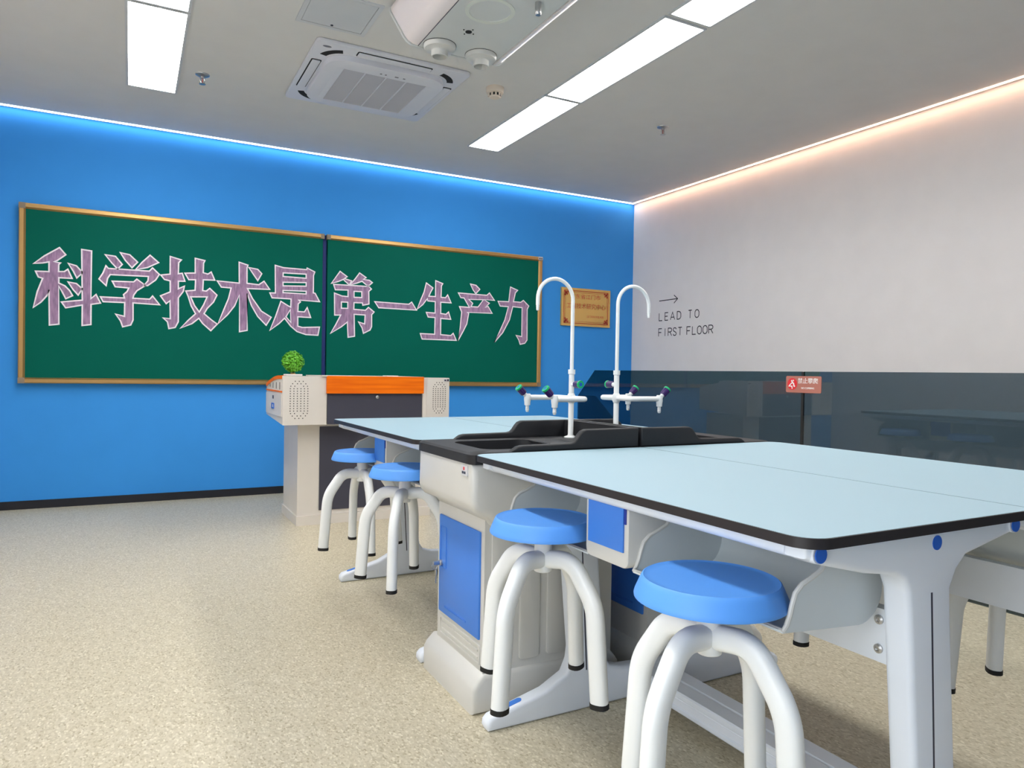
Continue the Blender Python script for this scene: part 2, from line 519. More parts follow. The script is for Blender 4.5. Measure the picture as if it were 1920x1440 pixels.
# ------------------------------------------------------------------ chalk writing outlines
CHALK_CHARACTERS = [  # (board, stroke outlines, holes) in metres on the board face (x, z)
 ('L',[[(-0.602,1.726),(-0.54,1.784),(-0.45,1.851),(-0.412,1.804),(-0.465,1.757),(-0.481,1.749),(-0.444,1.743),(-0.454,1.731),(-0.455,1.681),(-0.42,1.684),(-0.399,1.702),(-0.373,1.639),(-0.453,1.638),(-0.453,1.6),(-0.416,1.583),(-0.387,1.551),(-0.369,1.516),(-0.41,1.492),(-0.432,1.539),(-0.453,1.578),(-0.451,1.309),(-0.507,1.3),(-0.511,1.548),(-0.525,1.504),(-0.559,1.458),(-0.603,1.419),(-0.58,1.531),(-0.549,1.626),(-0.575,1.634),(-0.591,1.673),(-0.512,1.676),(-0.512,1.745),(-0.55,1.734)],[(-0.396,1.744),(-0.347,1.731),(-0.312,1.69),(-0.312,1.68),(-0.344,1.645),(-0.366,1.692)],[(-0.397,1.612),(-0.346,1.604),(-0.309,1.569),(-0.335,1.523),(-0.365,1.559)],[(-0.315,1.851),(-0.254,1.846),(-0.256,1.502),(-0.224,1.534),(-0.196,1.474),(-0.255,1.461),(-0.255,1.315),(-0.309,1.306),(-0.309,1.453),(-0.41,1.427),(-0.436,1.467),(-0.309,1.488)]],[]),
 ('L',[[(-0.168,1.827),(-0.103,1.821),(-0.059,1.766),(-0.088,1.729),(-0.125,1.77)],[(-0.072,1.851),(-0.011,1.841),(0.041,1.791),(0.004,1.747),(-0.039,1.797)],[(0.027,1.734),(0.071,1.793),(0.123,1.85),(0.18,1.8),(0.107,1.757)],[(-0.163,1.747),(-0.147,1.729),(0.119,1.731),(0.14,1.757),(0.186,1.712),(0.161,1.668),(0.108,1.622),(0.082,1.619),(0.11,1.658),(0.113,1.691),(-0.136,1.685),(-0.152,1.657),(-0.161,1.603),(-0.206,1.648),(-0.181,1.694)],[(-0.122,1.638),(0.016,1.643),(0.037,1.665),(0.094,1.622),(0.038,1.58),(0.017,1.546),(0.012,1.522),(0.123,1.522),(0.142,1.547),(0.19,1.484),(0.013,1.488),(0.014,1.361),(-0.001,1.324),(-0.053,1.308),(-0.067,1.351),(-0.099,1.399),(-0.042,1.385),(-0.041,1.487),(-0.179,1.485),(-0.196,1.519),(-0.043,1.52),(-0.049,1.545),(-0.026,1.569),(-0.015,1.596),(-0.103,1.599)]],[]),
 ('L',[[(0.259,1.853),(0.335,1.834),(0.317,1.811),(0.315,1.727),(0.342,1.733),(0.361,1.674),(0.316,1.671),(0.316,1.613),(0.358,1.636),(0.35,1.595),(0.317,1.545),(0.318,1.363),(0.297,1.319),(0.254,1.308),(0.244,1.359),(0.214,1.387),(0.263,1.383),(0.26,1.519),(0.234,1.496),(0.195,1.552),(0.261,1.586),(0.26,1.669),(0.221,1.677),(0.196,1.708),(0.259,1.72)],[(0.432,1.855),(0.5,1.843),(0.491,1.823),(0.489,1.749),(0.523,1.741),(0.546,1.759),(0.572,1.698),(0.49,1.695),(0.487,1.611),(0.512,1.609),(0.537,1.632),(0.589,1.583),(0.564,1.527),(0.52,1.476),(0.498,1.434),(0.552,1.388),(0.593,1.358),(0.547,1.305),(0.489,1.358),(0.461,1.397),(0.414,1.354),(0.333,1.315),(0.389,1.38),(0.438,1.43),(0.406,1.49),(0.384,1.563),(0.368,1.6),(0.433,1.61),(0.436,1.691),(0.388,1.688),(0.361,1.735),(0.433,1.742)]],[(1,[(0.402,1.558),(0.519,1.565),(0.494,1.502),(0.464,1.445),(0.431,1.491)])]),
 ('L',[[(0.749,1.853),(0.815,1.835),(0.808,1.816),(0.809,1.691),(0.898,1.686),(0.938,1.717),(0.982,1.655),(0.813,1.65),(0.852,1.573),(0.92,1.477),(0.996,1.432),(0.958,1.366),(0.893,1.433),(0.845,1.516),(0.811,1.612),(0.814,1.319),(0.757,1.306),(0.753,1.594),(0.719,1.508),(0.668,1.436),(0.597,1.359),(0.641,1.476),(0.673,1.561),(0.692,1.646),(0.62,1.648),(0.59,1.694),(0.752,1.688)],[(0.822,1.817),(0.889,1.808),(0.92,1.776),(0.89,1.719),(0.863,1.757)]],[]),
 ('L',[[(1.023,1.852),(1.088,1.838),(1.272,1.837),(1.276,1.851),(1.338,1.824),(1.328,1.793),(1.328,1.65),(1.343,1.648),(1.38,1.581),(1.211,1.584),(1.225,1.57),(1.207,1.552),(1.205,1.49),(1.258,1.489),(1.28,1.527),(1.309,1.446),(1.205,1.447),(1.206,1.37),(1.242,1.361),(1.382,1.37),(1.37,1.302),(1.271,1.304),(1.2,1.326),(1.15,1.367),(1.1,1.43),(1.058,1.385),(0.987,1.327),(1.03,1.441),(1.07,1.565),(1.127,1.532),(1.148,1.522),(1.15,1.589),(1.001,1.589),(0.984,1.627),(1.027,1.629)]],[(0,[(1.085,1.796),(1.268,1.8),(1.269,1.766),(1.085,1.767)]),(0,[(1.085,1.72),(1.269,1.731),(1.27,1.701),(1.086,1.691)]),(0,[(1.086,1.654),(1.27,1.66),(1.27,1.637),(1.086,1.636)]),(0,[(1.145,1.502),(1.111,1.442),(1.151,1.398)])]),
 ('R',[[(1.476,1.74),(1.548,1.846),(1.608,1.806),(1.585,1.788),(1.648,1.773),(1.628,1.738),(1.592,1.766),(1.577,1.781),(1.532,1.759)],[(1.634,1.738),(1.679,1.795),(1.715,1.846),(1.772,1.811),(1.749,1.794),(1.801,1.79),(1.828,1.772),(1.79,1.737),(1.737,1.777),(1.697,1.76)],[(1.495,1.733),(1.773,1.736),(1.79,1.746),(1.82,1.716),(1.797,1.695),(1.8,1.587),(1.746,1.573),(1.743,1.593),(1.67,1.591),(1.669,1.534),(1.77,1.531),(1.796,1.558),(1.846,1.521),(1.825,1.497),(1.826,1.394),(1.813,1.365),(1.755,1.334),(1.743,1.379),(1.711,1.429),(1.765,1.414),(1.768,1.491),(1.672,1.492),(1.678,1.306),(1.623,1.295),(1.615,1.424),(1.565,1.382),(1.474,1.322),(1.52,1.403),(1.558,1.48),(1.507,1.477),(1.503,1.661),(1.567,1.64),(1.618,1.638),(1.618,1.694),(1.51,1.689)]],[(2,[(1.669,1.687),(1.736,1.688),(1.737,1.638),(1.67,1.636)]),(2,[(1.562,1.59),(1.617,1.591),(1.617,1.539),(1.563,1.537)])]),
 ('R',[[(1.851,1.61),(2.159,1.606),(2.186,1.627),(2.232,1.559),(1.887,1.56)]],[]),
 ('R',[[(2.321,1.806),(2.385,1.766),(2.364,1.728),(2.346,1.689),(2.41,1.69),(2.41,1.833),(2.479,1.811),(2.466,1.789),(2.464,1.687),(2.507,1.686),(2.528,1.713),(2.563,1.643),(2.462,1.643),(2.463,1.541),(2.515,1.537),(2.539,1.559),(2.562,1.494),(2.464,1.497),(2.465,1.351),(2.564,1.346),(2.588,1.368),(2.62,1.305),(2.288,1.305),(2.271,1.353),(2.408,1.352),(2.409,1.502),(2.342,1.504),(2.325,1.544),(2.409,1.542),(2.409,1.645),(2.337,1.647),(2.333,1.667),(2.29,1.611),(2.237,1.566),(2.27,1.651),(2.301,1.724)]],[]),
 ('R',[[(2.753,1.828),(2.81,1.82),(2.849,1.786),(2.809,1.743),(2.777,1.781)],[(2.634,1.738),(2.922,1.735),(2.949,1.759),(3.003,1.693),(2.895,1.694),(2.95,1.663),(2.91,1.623),(2.937,1.633),(2.98,1.571),(2.727,1.566),(2.74,1.558),(2.722,1.459),(2.683,1.384),(2.635,1.3),(2.656,1.419),(2.669,1.566),(2.646,1.614),(2.746,1.613),(2.691,1.696),(2.658,1.697)]],[(1,[(2.738,1.686),(2.779,1.652),(2.762,1.62),(2.834,1.621),(2.888,1.692)])]),
 ('R',[[(3.17,1.83),(3.248,1.804),(3.224,1.78),(3.204,1.693),(3.284,1.692),(3.312,1.712),(3.372,1.662),(3.355,1.629),(3.359,1.335),(3.335,1.303),(3.284,1.291),(3.269,1.332),(3.239,1.375),(3.3,1.365),(3.299,1.642),(3.198,1.646),(3.164,1.518),(3.095,1.395),(3.008,1.3),(3.06,1.4),(3.115,1.515),(3.151,1.643),(3.063,1.644),(3.041,1.687),(3.154,1.69)]],[]),
]

# ================================================================== THE ROOM
XL, XR, YB, YW, H = -1.02, 4.647, -2.2, 6.045, 2.80
XG = 3.39           # smoked glass railing
T = 0.12
bm = BM()
fl = [(XL - T, YB - T), (XG + 0.06, YB - T), (XG + 0.06, 4.86), (XR + T, 4.86), (XR + T, YW + T), (XL - T, YW + T)]
prism(bm, fl, 'z', -0.20, 0.0)
struct(obj('floor', bm, 'floor'))
bm = BM(); box(bm, XL - T, XR + T, YB - T, YW + T, H, H + 0.12)
struct(obj('ceiling', bm, 'ceiling'))
bm = BM(); box(bm, XL, XR, YW, YW + T, 0, H)
struct(obj('wall_front', bm, 'blue_wall'))
bm = BM(); box(bm, XR, XR + T, YB, YW, -2.2, H)
struct(obj('wall_right', bm, 'white_wall'))
bm = BM()
wy0, wy1, wz0, wz1 = WIN
box(bm, XL - T, XL, YB, wy0, 0, H); box(bm, XL - T, XL, wy1, YW, 0, H)
box(bm, XL - T, XL, wy0, wy1, 0, wz0); box(bm, XL - T, XL, wy0, wy1, wz1, H)
struct(obj('wall_left', bm, 'white_wall'))
bm = BM()
ring(bm, rrect(wy0, wy1, wz0, wz1, .004, 1), rrect(wy0 + .05, wy1 - .05, wz0 + .05, wz1 - .05, .004, 1), 'x', XL - .08, XL - .02)
box(bm, XL - .08, XL - .02, .33, .37, wz0 + .05, wz1 - .05)
box(bm, XL - .08, XL - .02, wy0 + .05, wy1 - .05, 1.78, 1.82)
struct(obj('window_1', bm, 'white_metal'))
bm = BM(); box(bm, XL, XR, YB - T, YB, -2.2, H)
struct(obj('wall_back', bm, 'back_wall'))
bm = BM(); box(bm, XL, XR, YW - 0.012, YW, 0, 0.058, 0.003)
struct(obj('baseboard_front', bm, 'baseboard'))
# the stairs down to the first floor, behind the glass
bm = BM()
z, y = -0.165, 4.86
pts = [(4.86, -0.0)]
for k in range(12):
    pts += [(4.86 - 0.27 * k, -0.17 * (k + 1)), (4.86 - 0.27 * (k + 1), -0.17 * (k + 1))]
pts += [(4.86 - 0.27 * 12, -2.2), (4.86, -2.2)]
prism(bm, pts[1:], 'x', XG + 0.07, XR)
struct(obj('trim_1', bm, 'stair'))
bm = BM(); box(bm, XG + 0.03, XG + 0.06, YB, 4.86, -2.2, -0.2)
box(bm, XG + 0.06, XR, YB, 4.86 - 0.27 * 12, -2.25, -2.2)
struct(obj('trim_2', bm, 'white_wall'))

# ------------------------------------------------------------------ light strips along the ceiling edge
bm = BM(); box(bm, XL, XR - 0.03, YW - 0.052, YW - 0.024, H - 0.003, H)
tag(obj('light_strip', bm, 'cool_strip', origin=(1.0, YW, H)), 'cool white light strip where the ceiling meets the blue wall', 'light strip')
bm = BM(); box(bm, XR - 0.058, XR - 0.038, YB, YW - 0.05, H - 0.003, H)
tag(obj('light_strip', bm, 'warm_strip', origin=(XR, 2.0, H)), 'warm pinkish light strip where the ceiling meets the white wall', 'light strip')

# ------------------------------------------------------------------ flush ceiling light panels
def light_panel(x0, x1, y0, y1, label):
    cx, cy = (x0 + x1) / 2, (y0 + y1) / 2
    t = thing('ceiling_light', label, 'light', (cx, cy, H), 'flush light panels in two rows on the ceiling')
    bm = BM()
    ring(bm, rrect(x0 - 0.014, x1 + 0.014, y0 - 0.010, y1 + 0.010, 0.003, 1), rrect(x0, x1, y0, y1, 0.003, 1), 'z', H - 0.008, H)
    obj('frame', bm, 'panel_grey', t)  # grey puts the shadow around the panel into the frame colour
    bm = BM(); box(bm, x0, x1, y0, y1, H - 0.006, H - 0.001)
    obj('diffuser', bm, 'panel_light', t)
RY = [(3.985, 5.155), (2.815, 3.952), (1.630, 2.772), (0.44, 1.588)]
ROWS = [((2.335, 2.588), ['farthest panel of the light row right of the suspended unit, nearest the corner',
                          'middle visible panel of the light row right of the suspended unit',
                          'panel of the right light row cut off by the top edge of the photo',
                          'panel of the right light row almost overhead, outside the photo']),
        ((-0.025, 0.240), ['bright panel at the end of the left light row, nearest the blue wall',
                           'panel of the left light row cut off by the top edge of the photo',
                           'third panel of the left light row from the blue wall, outside the photo',
                           'fourth panel of the left light row from the blue wall, outside the photo'])]
for (x0, x1), labs in ROWS:
    for (y0, y1), lab in zip(RY, labs):
        light_panel(x0, x1, y0, y1, lab)

# ================================================================== CHALKBOARD
BZ0, BZ1, BF = 0.888, 2.142, 6.000
def chalkboard(x0, x1, label):
    t = thing('chalkboard', label, 'chalkboard', ((x0 + x1) / 2, YW, BZ0), 'green chalkboards on the blue wall')
    bm = BM(); box(bm, x0 + 0.01, x1 - 0.01, BF, YW, BZ0 + 0.01, BZ1 - 0.01)
    obj('writing_surface', bm, 'green_board', t)
    fw_ = 0.045
    return t
def frame_bar(t, pts, axis, a, b):
    bm = BM(); prism(bm, pts, axis, a, b)
    obj('frame_rail', bm, 'gold_frame', t)
def board_frame(t, x0, x1, left, right):
    y0 = BF - 0.016
    w = 0.040
    prof = [(YW, 0), (y0 + 0.006, 0), (y0, 0.006), (y0, w * 0.72), (BF - 0.003, w), (YW, w)]
    l, r = x0 + (w if left else 0.008), x1 - (w if right else 0.008)
    frame_bar(t, [(y, BZ1 - d) for y, d in prof], 'x', l - 0.002, r + 0.002)
    frame_bar(t, [(y, BZ0 + d) for y, d in prof], 'x', l - 0.002, r + 0.002)
    if left:
        frame_bar(t, [(x0 + d, y) for y, d in prof], 'z', BZ0 + w, BZ1 - w)
    if right:
        frame_bar(t, [(x1 - d, y) for y, d in prof], 'z', BZ0 + w, BZ1 - w)
    for cx, on in ((x0, left), (x1, right)):
        for cz in (BZ0, BZ1):
            sx = 1 if cx == x0 else -1
            sz = 1 if cz == BZ0 else -1
            ww = w if on else 0.03
            bm = BM()
            box(bm, min(cx, cx + sx * ww), max(cx, cx + sx * ww), y0 - 0.002, YW, min(cz, cz + sz * w), max(cz, cz + sz * w), 0.004)
            obj('corner_cap', bm, 'frame_corner', t)
XBL = (-0.690, 1.412)
XBR = (1.434, 3.512)
tbl = chalkboard(*XBL, 'left half of the long green chalkboard, five mauve chalk characters')
board_frame(tbl, *XBL, True, False)
tbr = chalkboard(*XBR, 'right half of the long green chalkboard, behind the podium and left tap')
board_frame(tbr, *XBR, False, True)
bm = BM(); box(bm, XBL[1] - 0.010, XBR[0] + 0.001, BF + 0.018, YW, BZ0 + 0.004, BZ1 - 0.004)  # added fill, its dark colour paints the shade in the board gap
obj('gap_shade_strip', bm, 'gap_shade', tbl)
bm = BM(); box(bm, 3.462, 3.510, BF - 0.021, BF - 0.018, 2.112, 2.142)
lb = obj('maker_sticker', bm, 'sticker', tbr)
bm = BM()
for k, (a, b) in enumerate(((0.006, 0.022), (0.027, 0.042))):
    box(bm, 3.462 + a, 3.462 + b, BF - 0.0222, BF - 0.0209, 2.117, 2.131)
obj('print', bm, 'logo_grey', lb)

def chalk_writing():
    face = BF - 0.0012
    for side, outlines, holes in CHALK_CHARACTERS:
        t = tbl if side == 'L' else tbr
        bm = BM()
        for i, o in enumerate(outlines):
            hs = [h for k, h in holes if k == i]
            flat(bm, o, hs, lambda u, v: (u, face, v), 0)
            for l in [o] + hs:
                ribbon(bm, l, 0.0095, lambda u, v: (u, face - 0.0008, v), True, 1)
        obj('chalk_character', bm, ['chalk', 'outline'], t)
chalk_writing()

# ================================================================== PLAQUE
def plaque():
    x0, x1, z0, z1, yf = 3.758, 4.345, 1.497, 1.876, 6.022
    t = thing('wall_plaque', 'brass plaque with red border and red Chinese writing on the blue wall', 'plaque', ((x0 + x1) / 2, YW, z0))
    bm = BM(); box(bm, x0, x1, yf, YW, z0, z1, 0.003)
    obj('plate', bm, 'brass', t)
    bm = BM()
    pl = lambda u, v: (u, yf - 0.0007, v)
    for d, w in ((0.028, 0.007), (0.044, 0.003)):
        ribbon(bm, [(x0 + d, z0 + d), (x1 - d, z0 + d), (x1 - d, z1 - d), (x0 + d, z1 - d)], w, pl)
    for cx, sx in ((x0 + 0.05, 1), (x1 - 0.05, -1)):
        for cz, sz in ((z0 + 0.05, 1), (z1 - 0.05, -1)):
            for ox, oz, r in ((0, 0, 0.014), (0.022, -0.008, 0.010), (-0.008, 0.022, 0.010), (0.016, 0.014, 0.009), (-0.014, -0.014, 0.008)):
                flat(bm, [(cx + sx * ox + r * math.cos(k * PI / 4), cz + sz * oz + r * math.sin(k * PI / 4)) for k in range(8)], [], pl)
    obj('border', bm, 'plaque_red', t)
    cx = (x0 + x1) / 2
    for body, size, z, wide, xo in (('广东省江门市', 0.052, 1.775, 1.18, -0.01), ('工程技术研究中心', 0.058, 1.678, 1.02, 0.0), ('江门市科学技术局', 0.026, 1.588, 1.0, 0.11)):
        bm = BM()
        text_bm(bm, body, size, lambda x, y, z_, _z=z, _o=xo: (cx + _o + x, yf - 0.0003 - z_, _z + y), 0.0006, 0, 'CENTER', wide)
        obj('lettering', bm, 'plaque_red', t)
plaque()

# ================================================================== WALL LETTERING (vinyl on the white wall)
def wall_lettering():
    glyph = {
        'L': [[(0, 1), (0, 0), (1, 0)]],
        'E': [[(1, 1), (0, 1), (0, 0), (1, 0)], [(0, .52), (.85, .52)]],
        'A': [[(0, 0), (.5, 1), (1, 0)], [(.18, .32), (.82, .32)]],
        'D': [[(0, 0), (0, 1), (.45, 1), (.8, .92), (1, .72), (1, .28), (.8, .08), (.45, 0), (0, 0)]],
        'T': [[(0, 1), (1, 1)], [(.5, 1), (.5, 0)]],
        'O': [[(.5, 1), (.2, .93), (0, .72), (0, .28), (.2, .07), (.5, 0), (.8, .07), (1, .28), (1, .72), (.8, .93), (.5, 1)]],
        'F': [[(1, 1), (0, 1), (0, 0)], [(0, .5), (.85, .5)]],
        'I': [[(.5, 0), (.5, 1)]],
        'R': [[(0, 0), (0, 1), (.6, 1), (.9, .93), (1, .76), (.9, .58), (.6, .5), (0, .5)], [(.5, .5), (1, 0)]],
        'S': [[(.96, .8), (.8, .96), (.5, 1), (.18, .95), (.03, .78), (.15, .6), (.5, .5), (.85, .4), (.98, .22), (.82, .05), (.5, 0), (.2, .04), (.02, .2)]],
    }
    xf = XR - 0.0012
    def word(chars, z0, h, first, lab, cat):
        t = thing('wall_lettering', lab, cat, (XR, first, z0), 'black lettering on the white wall')
        for ch, ya, yb in chars:
            bm = BM()
            for st in glyph[ch]:
                closed = len(st) > 3 and st[0] == st[-1]
                p = [(ya + (yb - ya) * u, z0 + h * v) for u, v in (st[:-1] if closed else st)]
                ribbon(bm, p, 0.0088, lambda u, v: (xf, u, v), closed)
            obj('letter', bm, 'black_ink', t)
    word([('L', 5.609, 5.562), ('E', 5.521, 5.474), ('A', 5.440, 5.378), ('D', 5.342, 5.290), ('T', 5.184, 5.138), ('O', 5.096, 5.043)],
         1.560, 0.074, 5.32, 'black wall lettering LEAD TO, under the arrow', 'lettering')
    word([('F', 5.612, 5.564), ('I', 5.525, 5.505), ('R', 5.469, 5.416), ('S', 5.397, 5.349), ('T', 5.323, 5.271), ('F', 5.202, 5.152),
          ('L', 5.127, 5.080), ('O', 5.059, 5.006), ('O', 4.986, 4.931), ('R', 4.912, 4.858)],
         1.405, 0.075, 5.23, 'black wall lettering FIRST FLOOR, the bottom line', 'lettering')
    bm = BM()
    ribbon(bm, [(5.612, 1.757), (5.340, 1.759)], 0.0085, lambda u, v: (xf, u, v), False)
    ribbon(bm, [(5.394, 1.798), (5.340, 1.759), (5.392, 1.719)], 0.0085, lambda u, v: (xf - 0.0004, u, v), False)
    tag(obj('wall_arrow', bm, 'black_ink', origin=(XR, 5.47, 1.757)), 'thin black arrow pointing right above the wall lettering', 'arrow')
wall_lettering()

# ================================================================== GLASS RAILING
GZ = 1.049
def glass_panel(pts, x0, x1, lab):
    bm = BM(); prism(bm, pts, 'x', x0, x1)
    cy = sum(p[0] for p in pts) / len(pts)
    return tag(obj('glass_railing', bm, 'glass', origin=((x0 + x1) / 2, cy, 0)), lab, 'glass railing', 'smoked glass railing by the stairs')
YJ = 2.823
glass_panel([(5.145, 0.0), (5.145, 0.83), (4.899, GZ), (YJ + 0.008, GZ), (YJ + 0.008, 0.0)], XG, XG + 0.012, 'dark glass railing panel with a slanted corner, left of the black joint')
glass_panel([(YJ - 0.008, 0.0), (YJ - 0.008, GZ), (0.50, GZ), (0.50, 0.0)], XG, XG + 0.012, 'dark glass railing panel right of the black joint')
glass_panel([(0.484, 0.0), (0.484, GZ), (-1.84, GZ), (-1.84, 0.0)], XG, XG + 0.012, 'dark glass railing panel nearest the back wall, outside the photo')
bm = BM(); box(bm, XG + 0.0005, XG + 0.0115, YJ - 0.0078, YJ + 0.0078, 0, GZ - 0.001)
tag(obj('glass_joint', bm, 'rubber', origin=(XG, YJ, 0)), 'black vertical seal between two glass railing panels, behind the red sign', 'seal')
# sloping glass beside the stairs
glass_panel([(5.235, -0.3), (5.235, 0.833), (4.99, 0.833), (4.45, 0.47), (3.7, -0.03), (3.7, -0.45)], XG + 0.072, XG + 0.082,
            'darker sloping glass panel beside the stairs, behind the slanted corner')

# no climbing sign
def sign():
    y0, y1, z0, z1 = 2.935, 2.694, 0.928, 1.023
    xf = XG - 0.004
    t = thing('warning_sign', 'small dusty red no climbing sign on the glass railing', 'sign', (XG, (y0 + y1) / 2, z0))
    bm = BM(); prism(bm, rrect(y1, y0, z0, z1, 0.008, 3), 'x', xf, XG - 0.0005)
    obj('plate', bm, 'sign_base', t)
    cy, cz = 2.890, 0.977
    pl = lambda k: (lambda u, v: (xf - 0.0006 * k, u, v))
    bm = BM()
    flat(bm, [(cy + 0.0345 * math.cos(a * PI / 12), cz + 0.0345 * math.sin(a * PI / 12)) for a in range(24)], [], pl(1))
    s_ = obj('red_disc', bm, 'sign_red', t)
    bm = BM()
    q = lambda pts: [(cy - u, cz + v) for u, v in pts]       # u to the reader's right
    ribbon(bm, q([(-.006, .022), (.000, .010), (.010, .002), (.013, -.012), (.020, -.013)]), 0.008, pl(2), False)
    ribbon(bm, q([(-.002, .006), (-.012, -.001), (-.022, -.012), (-.002, -.013), (.000, -.028)]), 0.0065, pl(2), False)
    flat(bm, q([(.007 + .005 * math.cos(a * PI / 4), .020 + .005 * math.sin(a * PI / 4)) for a in range(8)]), [], pl(2))
    obj('climber_pictogram', bm, 'sign_white', s_)
    for body, size, z, yy, wide in (('禁止攀爬', 0.0345, 0.9835, 2.7830, 1.0), ('NO CLIMBING', 0.0145, 0.9500, 2.783, 0.95)):
        bm = BM()
        for dx in (0.0, 0.0009):
            text_bm(bm, body, size, lambda x, y, z_, _z=z, _y=yy, _d=dx: (xf - 0.0007 - z_ - _d * 0.1, _y - x - _d, _z + y), 0.0004, 0, 'CENTER', wide)
        obj('lettering', bm, 'sign_white', t)
sign()

# ================================================================== LAB DESKS
DL = 1.148          # desk length
def leg_outline():
    return [(.028, .763), (.028, .742), (.05, .733), (.17, .704), (.238, .694), (.260, .682), (.271, .66), (.275, .62), (.316, .19), (.312, .155),
            (.295, .118), (.225, .082), (.16, .066), (.050, .040), (.038, .028), (.036, .012), (.042, 0), (.598, 0), (.598, .100), (.50, .106),
            (.455, .120), (.436, .15), (.430, .19), (.394, .62), (.392, .655), (.408, .683), (.435, .706), (.575, .732), (.592, .742), (.592, .763)]

def make_desk():
    L = DL / 2
    d = thing('lab_desk', 'desk', 'desk', (0, 0, 0), 'pale blue lab desks set around the sinks')
    # top: rounded corners on the user's side
    o = rrect(0, .6025, -L, L, .045, 6, (1, 0, 0, 1))
    i = rrect(.003, .6005, -L + .003, L - .003, .042, 6, (1, 0, 0, 1))
    bm = BM(); prism(bm, i, 'z', .765, .780)
    tt = obj('tabletop', bm, 'table_top', d)
    bm = BM(); ring(bm, o, i, 'z', .7635, .7795)
    obj('edge_band', bm, 'edge', tt)
    bm = BM(); box(bm, .02, .5995, -L + .02, L - .02, .7632, .7655)
    obj('underside', bm, 'tray_grey', tt)
    # rails under the top
    for x in (.050, .575):
        bm = BM(); tube(bm, [(x, -.548, .7490), (x, .505, .7490), (x, .522, .7515), (x, .53, .757)], [.0145, .0145, .012, .004], 14)
        r_ = obj('support_rail', bm, 'white_metal', d)
        bm = BM(); lathe(bm, [(.0, 0), (.0125, 0), (.0125, .002), (0, .002)], (x, -.5495, .7490), (0, -1, 0), 20)
        obj('end_cap', bm, 'cap_blue', r_)
    # legs
    for s in (-1, 1):
        y0, y1 = (-.545, -.495) if s < 0 else (.516, .564)
        bm = BM(); prism(bm, leg_outline(), 'y', y0, y1, .012, 4, ang=0.25)
        lg = obj('leg', bm, 'white_metal', d, smooth=0.9)
        for yf, sg in ((y0, -1), (y1, 1)):
            bm = BM()
            a, b = yf - .0006, yf + .0006
            vs = [(.3315, .655), (.3355, .655), (.3685, .12), (.3645, .12)]
            prism(bm, vs, 'y', a, b)
            obj('groove', bm, 'slot', lg)
            bm = BM(); lathe(bm, [(0, 0), (.0125, 0), (.0125, .0012), (0, .0012)], (.345, yf, .738), (0, sg, 0), 20)
            obj('cap_disc', bm, 'cap_blue', lg)
        ym = (y0 + y1) / 2
        bm = BM()
        n = 8
        pad = []
        for cx, a0 in ((.145, -PI / 2), (.082, PI / 2)):
            for k in range(n + 1):
                t = a0 + PI * k / n
                pad.append((cx + .010 * math.cos(t), ym + .010 * math.sin(t)))
        zt = lambda x: .040 + (x - .05) * (.026 / .11)
        va = [bm.verts.new((x, y, zt(x) + .0015)) for x, y in pad]
        vb = [bm.verts.new((x, y, zt(x) - .004)) for x, y in pad]
        bm.faces.new(va)
        for k in range(len(va)):
            bm.faces.new((va[k], vb[k], vb[(k + 1) % len(va)], va[(k + 1) % len(va)]))
        obj('foot_pad', bm, 'door_blue', lg)
    # rail between the legs and foot beam
    bm = BM(); box(bm, .325, .350, -.498, .518, .508, .604, .004)
    cr = obj('cross_rail', bm, 'white_metal', d)
    for y in (-.458, .480):
        for z in (.532, .584):
            bm = BM(); lathe(bm, [(0, 0), (.0085, 0), (.0085, .003), (.0045, .0045), (.0045, .002), (0, .002)], (.325, y, z), (-1, 0, 0), 14)
            obj('bolt', bm, 'steel', cr)
    bm = BM()
    prof = [(.548, .040), (.545, .044), (.545, .052), (.550, .056), (.550, .074), (.548, .0765), (.550, .079), (.545, .084), (.545, .096), (.549, .100), (.598, .100), (.601, .096), (.601, .040)]
    prism(bm, prof, 'y', -.505, .518)
    obj('foot_beam', bm, 'white_metal', d, smooth=0.3)
    # book trays
    for y0, y1 in ((-.468, -.082), (.082, .486)):
        curve = [(.178, .745), (.173, .725), (.166, .709), (.155, .694), (.132, .684), (.110, .676), (.095, .663), (.088, .645), (.083, .628), (.076, .613), (.070, .607)]
        tb = None
        bm = BM()
        # shell: bottom and curved back
        bk = []
        for k in range(9):
            t = -PI / 2 + PI / 2 * k / 8
            bk.append((.252 + .06 * math.cos(t), .652 + .06 * math.sin(t)))
        inner = [(.068, .606)] + bk + [(.312, .745)]
        outer = [(x + (.004 if x > .27 else 0), z - .004 if x <= .27 else z) for x, z in inner]
        prism(bm, inner + outer[::-1], 'y', y0, y1)
        tb = obj('book_tray', bm, 'tray_grey', d, smooth=0.7)
        side = curve + [(.080, .603)] + [(x, z - .003) for x, z in bk] + [(.313, .745)]
        for ya in (y0, y1):
            bm = BM(); prism(bm, side, 'y', ya - .0025, ya + .0025)
            obj('side_panel', bm, 'tray_grey', tb, smooth=0.7)
        bm = BM()
        path = [(x, y0, z) for x, z in curve] + [(.074, y0 + .012, .6045)] + [(.074, y1 - .012, .6045)] + [(x, y1, z) for x, z in curve[::-1]]
        tube(bm, path, .0042, 8)
        obj('rim', bm, 'white_plastic', tb)
    # socket box between the trays
    bm = BM()
    prism(bm, rrect(-.078, .078, .606, .745, .018, 5, (1, 1, 0, 0)), 'x', .058, .20, .003)
    bx = obj('socket_box', bm, 'white_plastic', d)
    bm = BM(); box(bm, .054, .0575, -.064, .064, .640, .7335, .002)
    pn = obj('panel', bm, 'door_blue', bx)
    bm = BM(); box(bm, .0555, .0578, -.071, -.0645, .700, .733, .001)
    obj('latch', bm, 'seat_dark', bx)
    return d

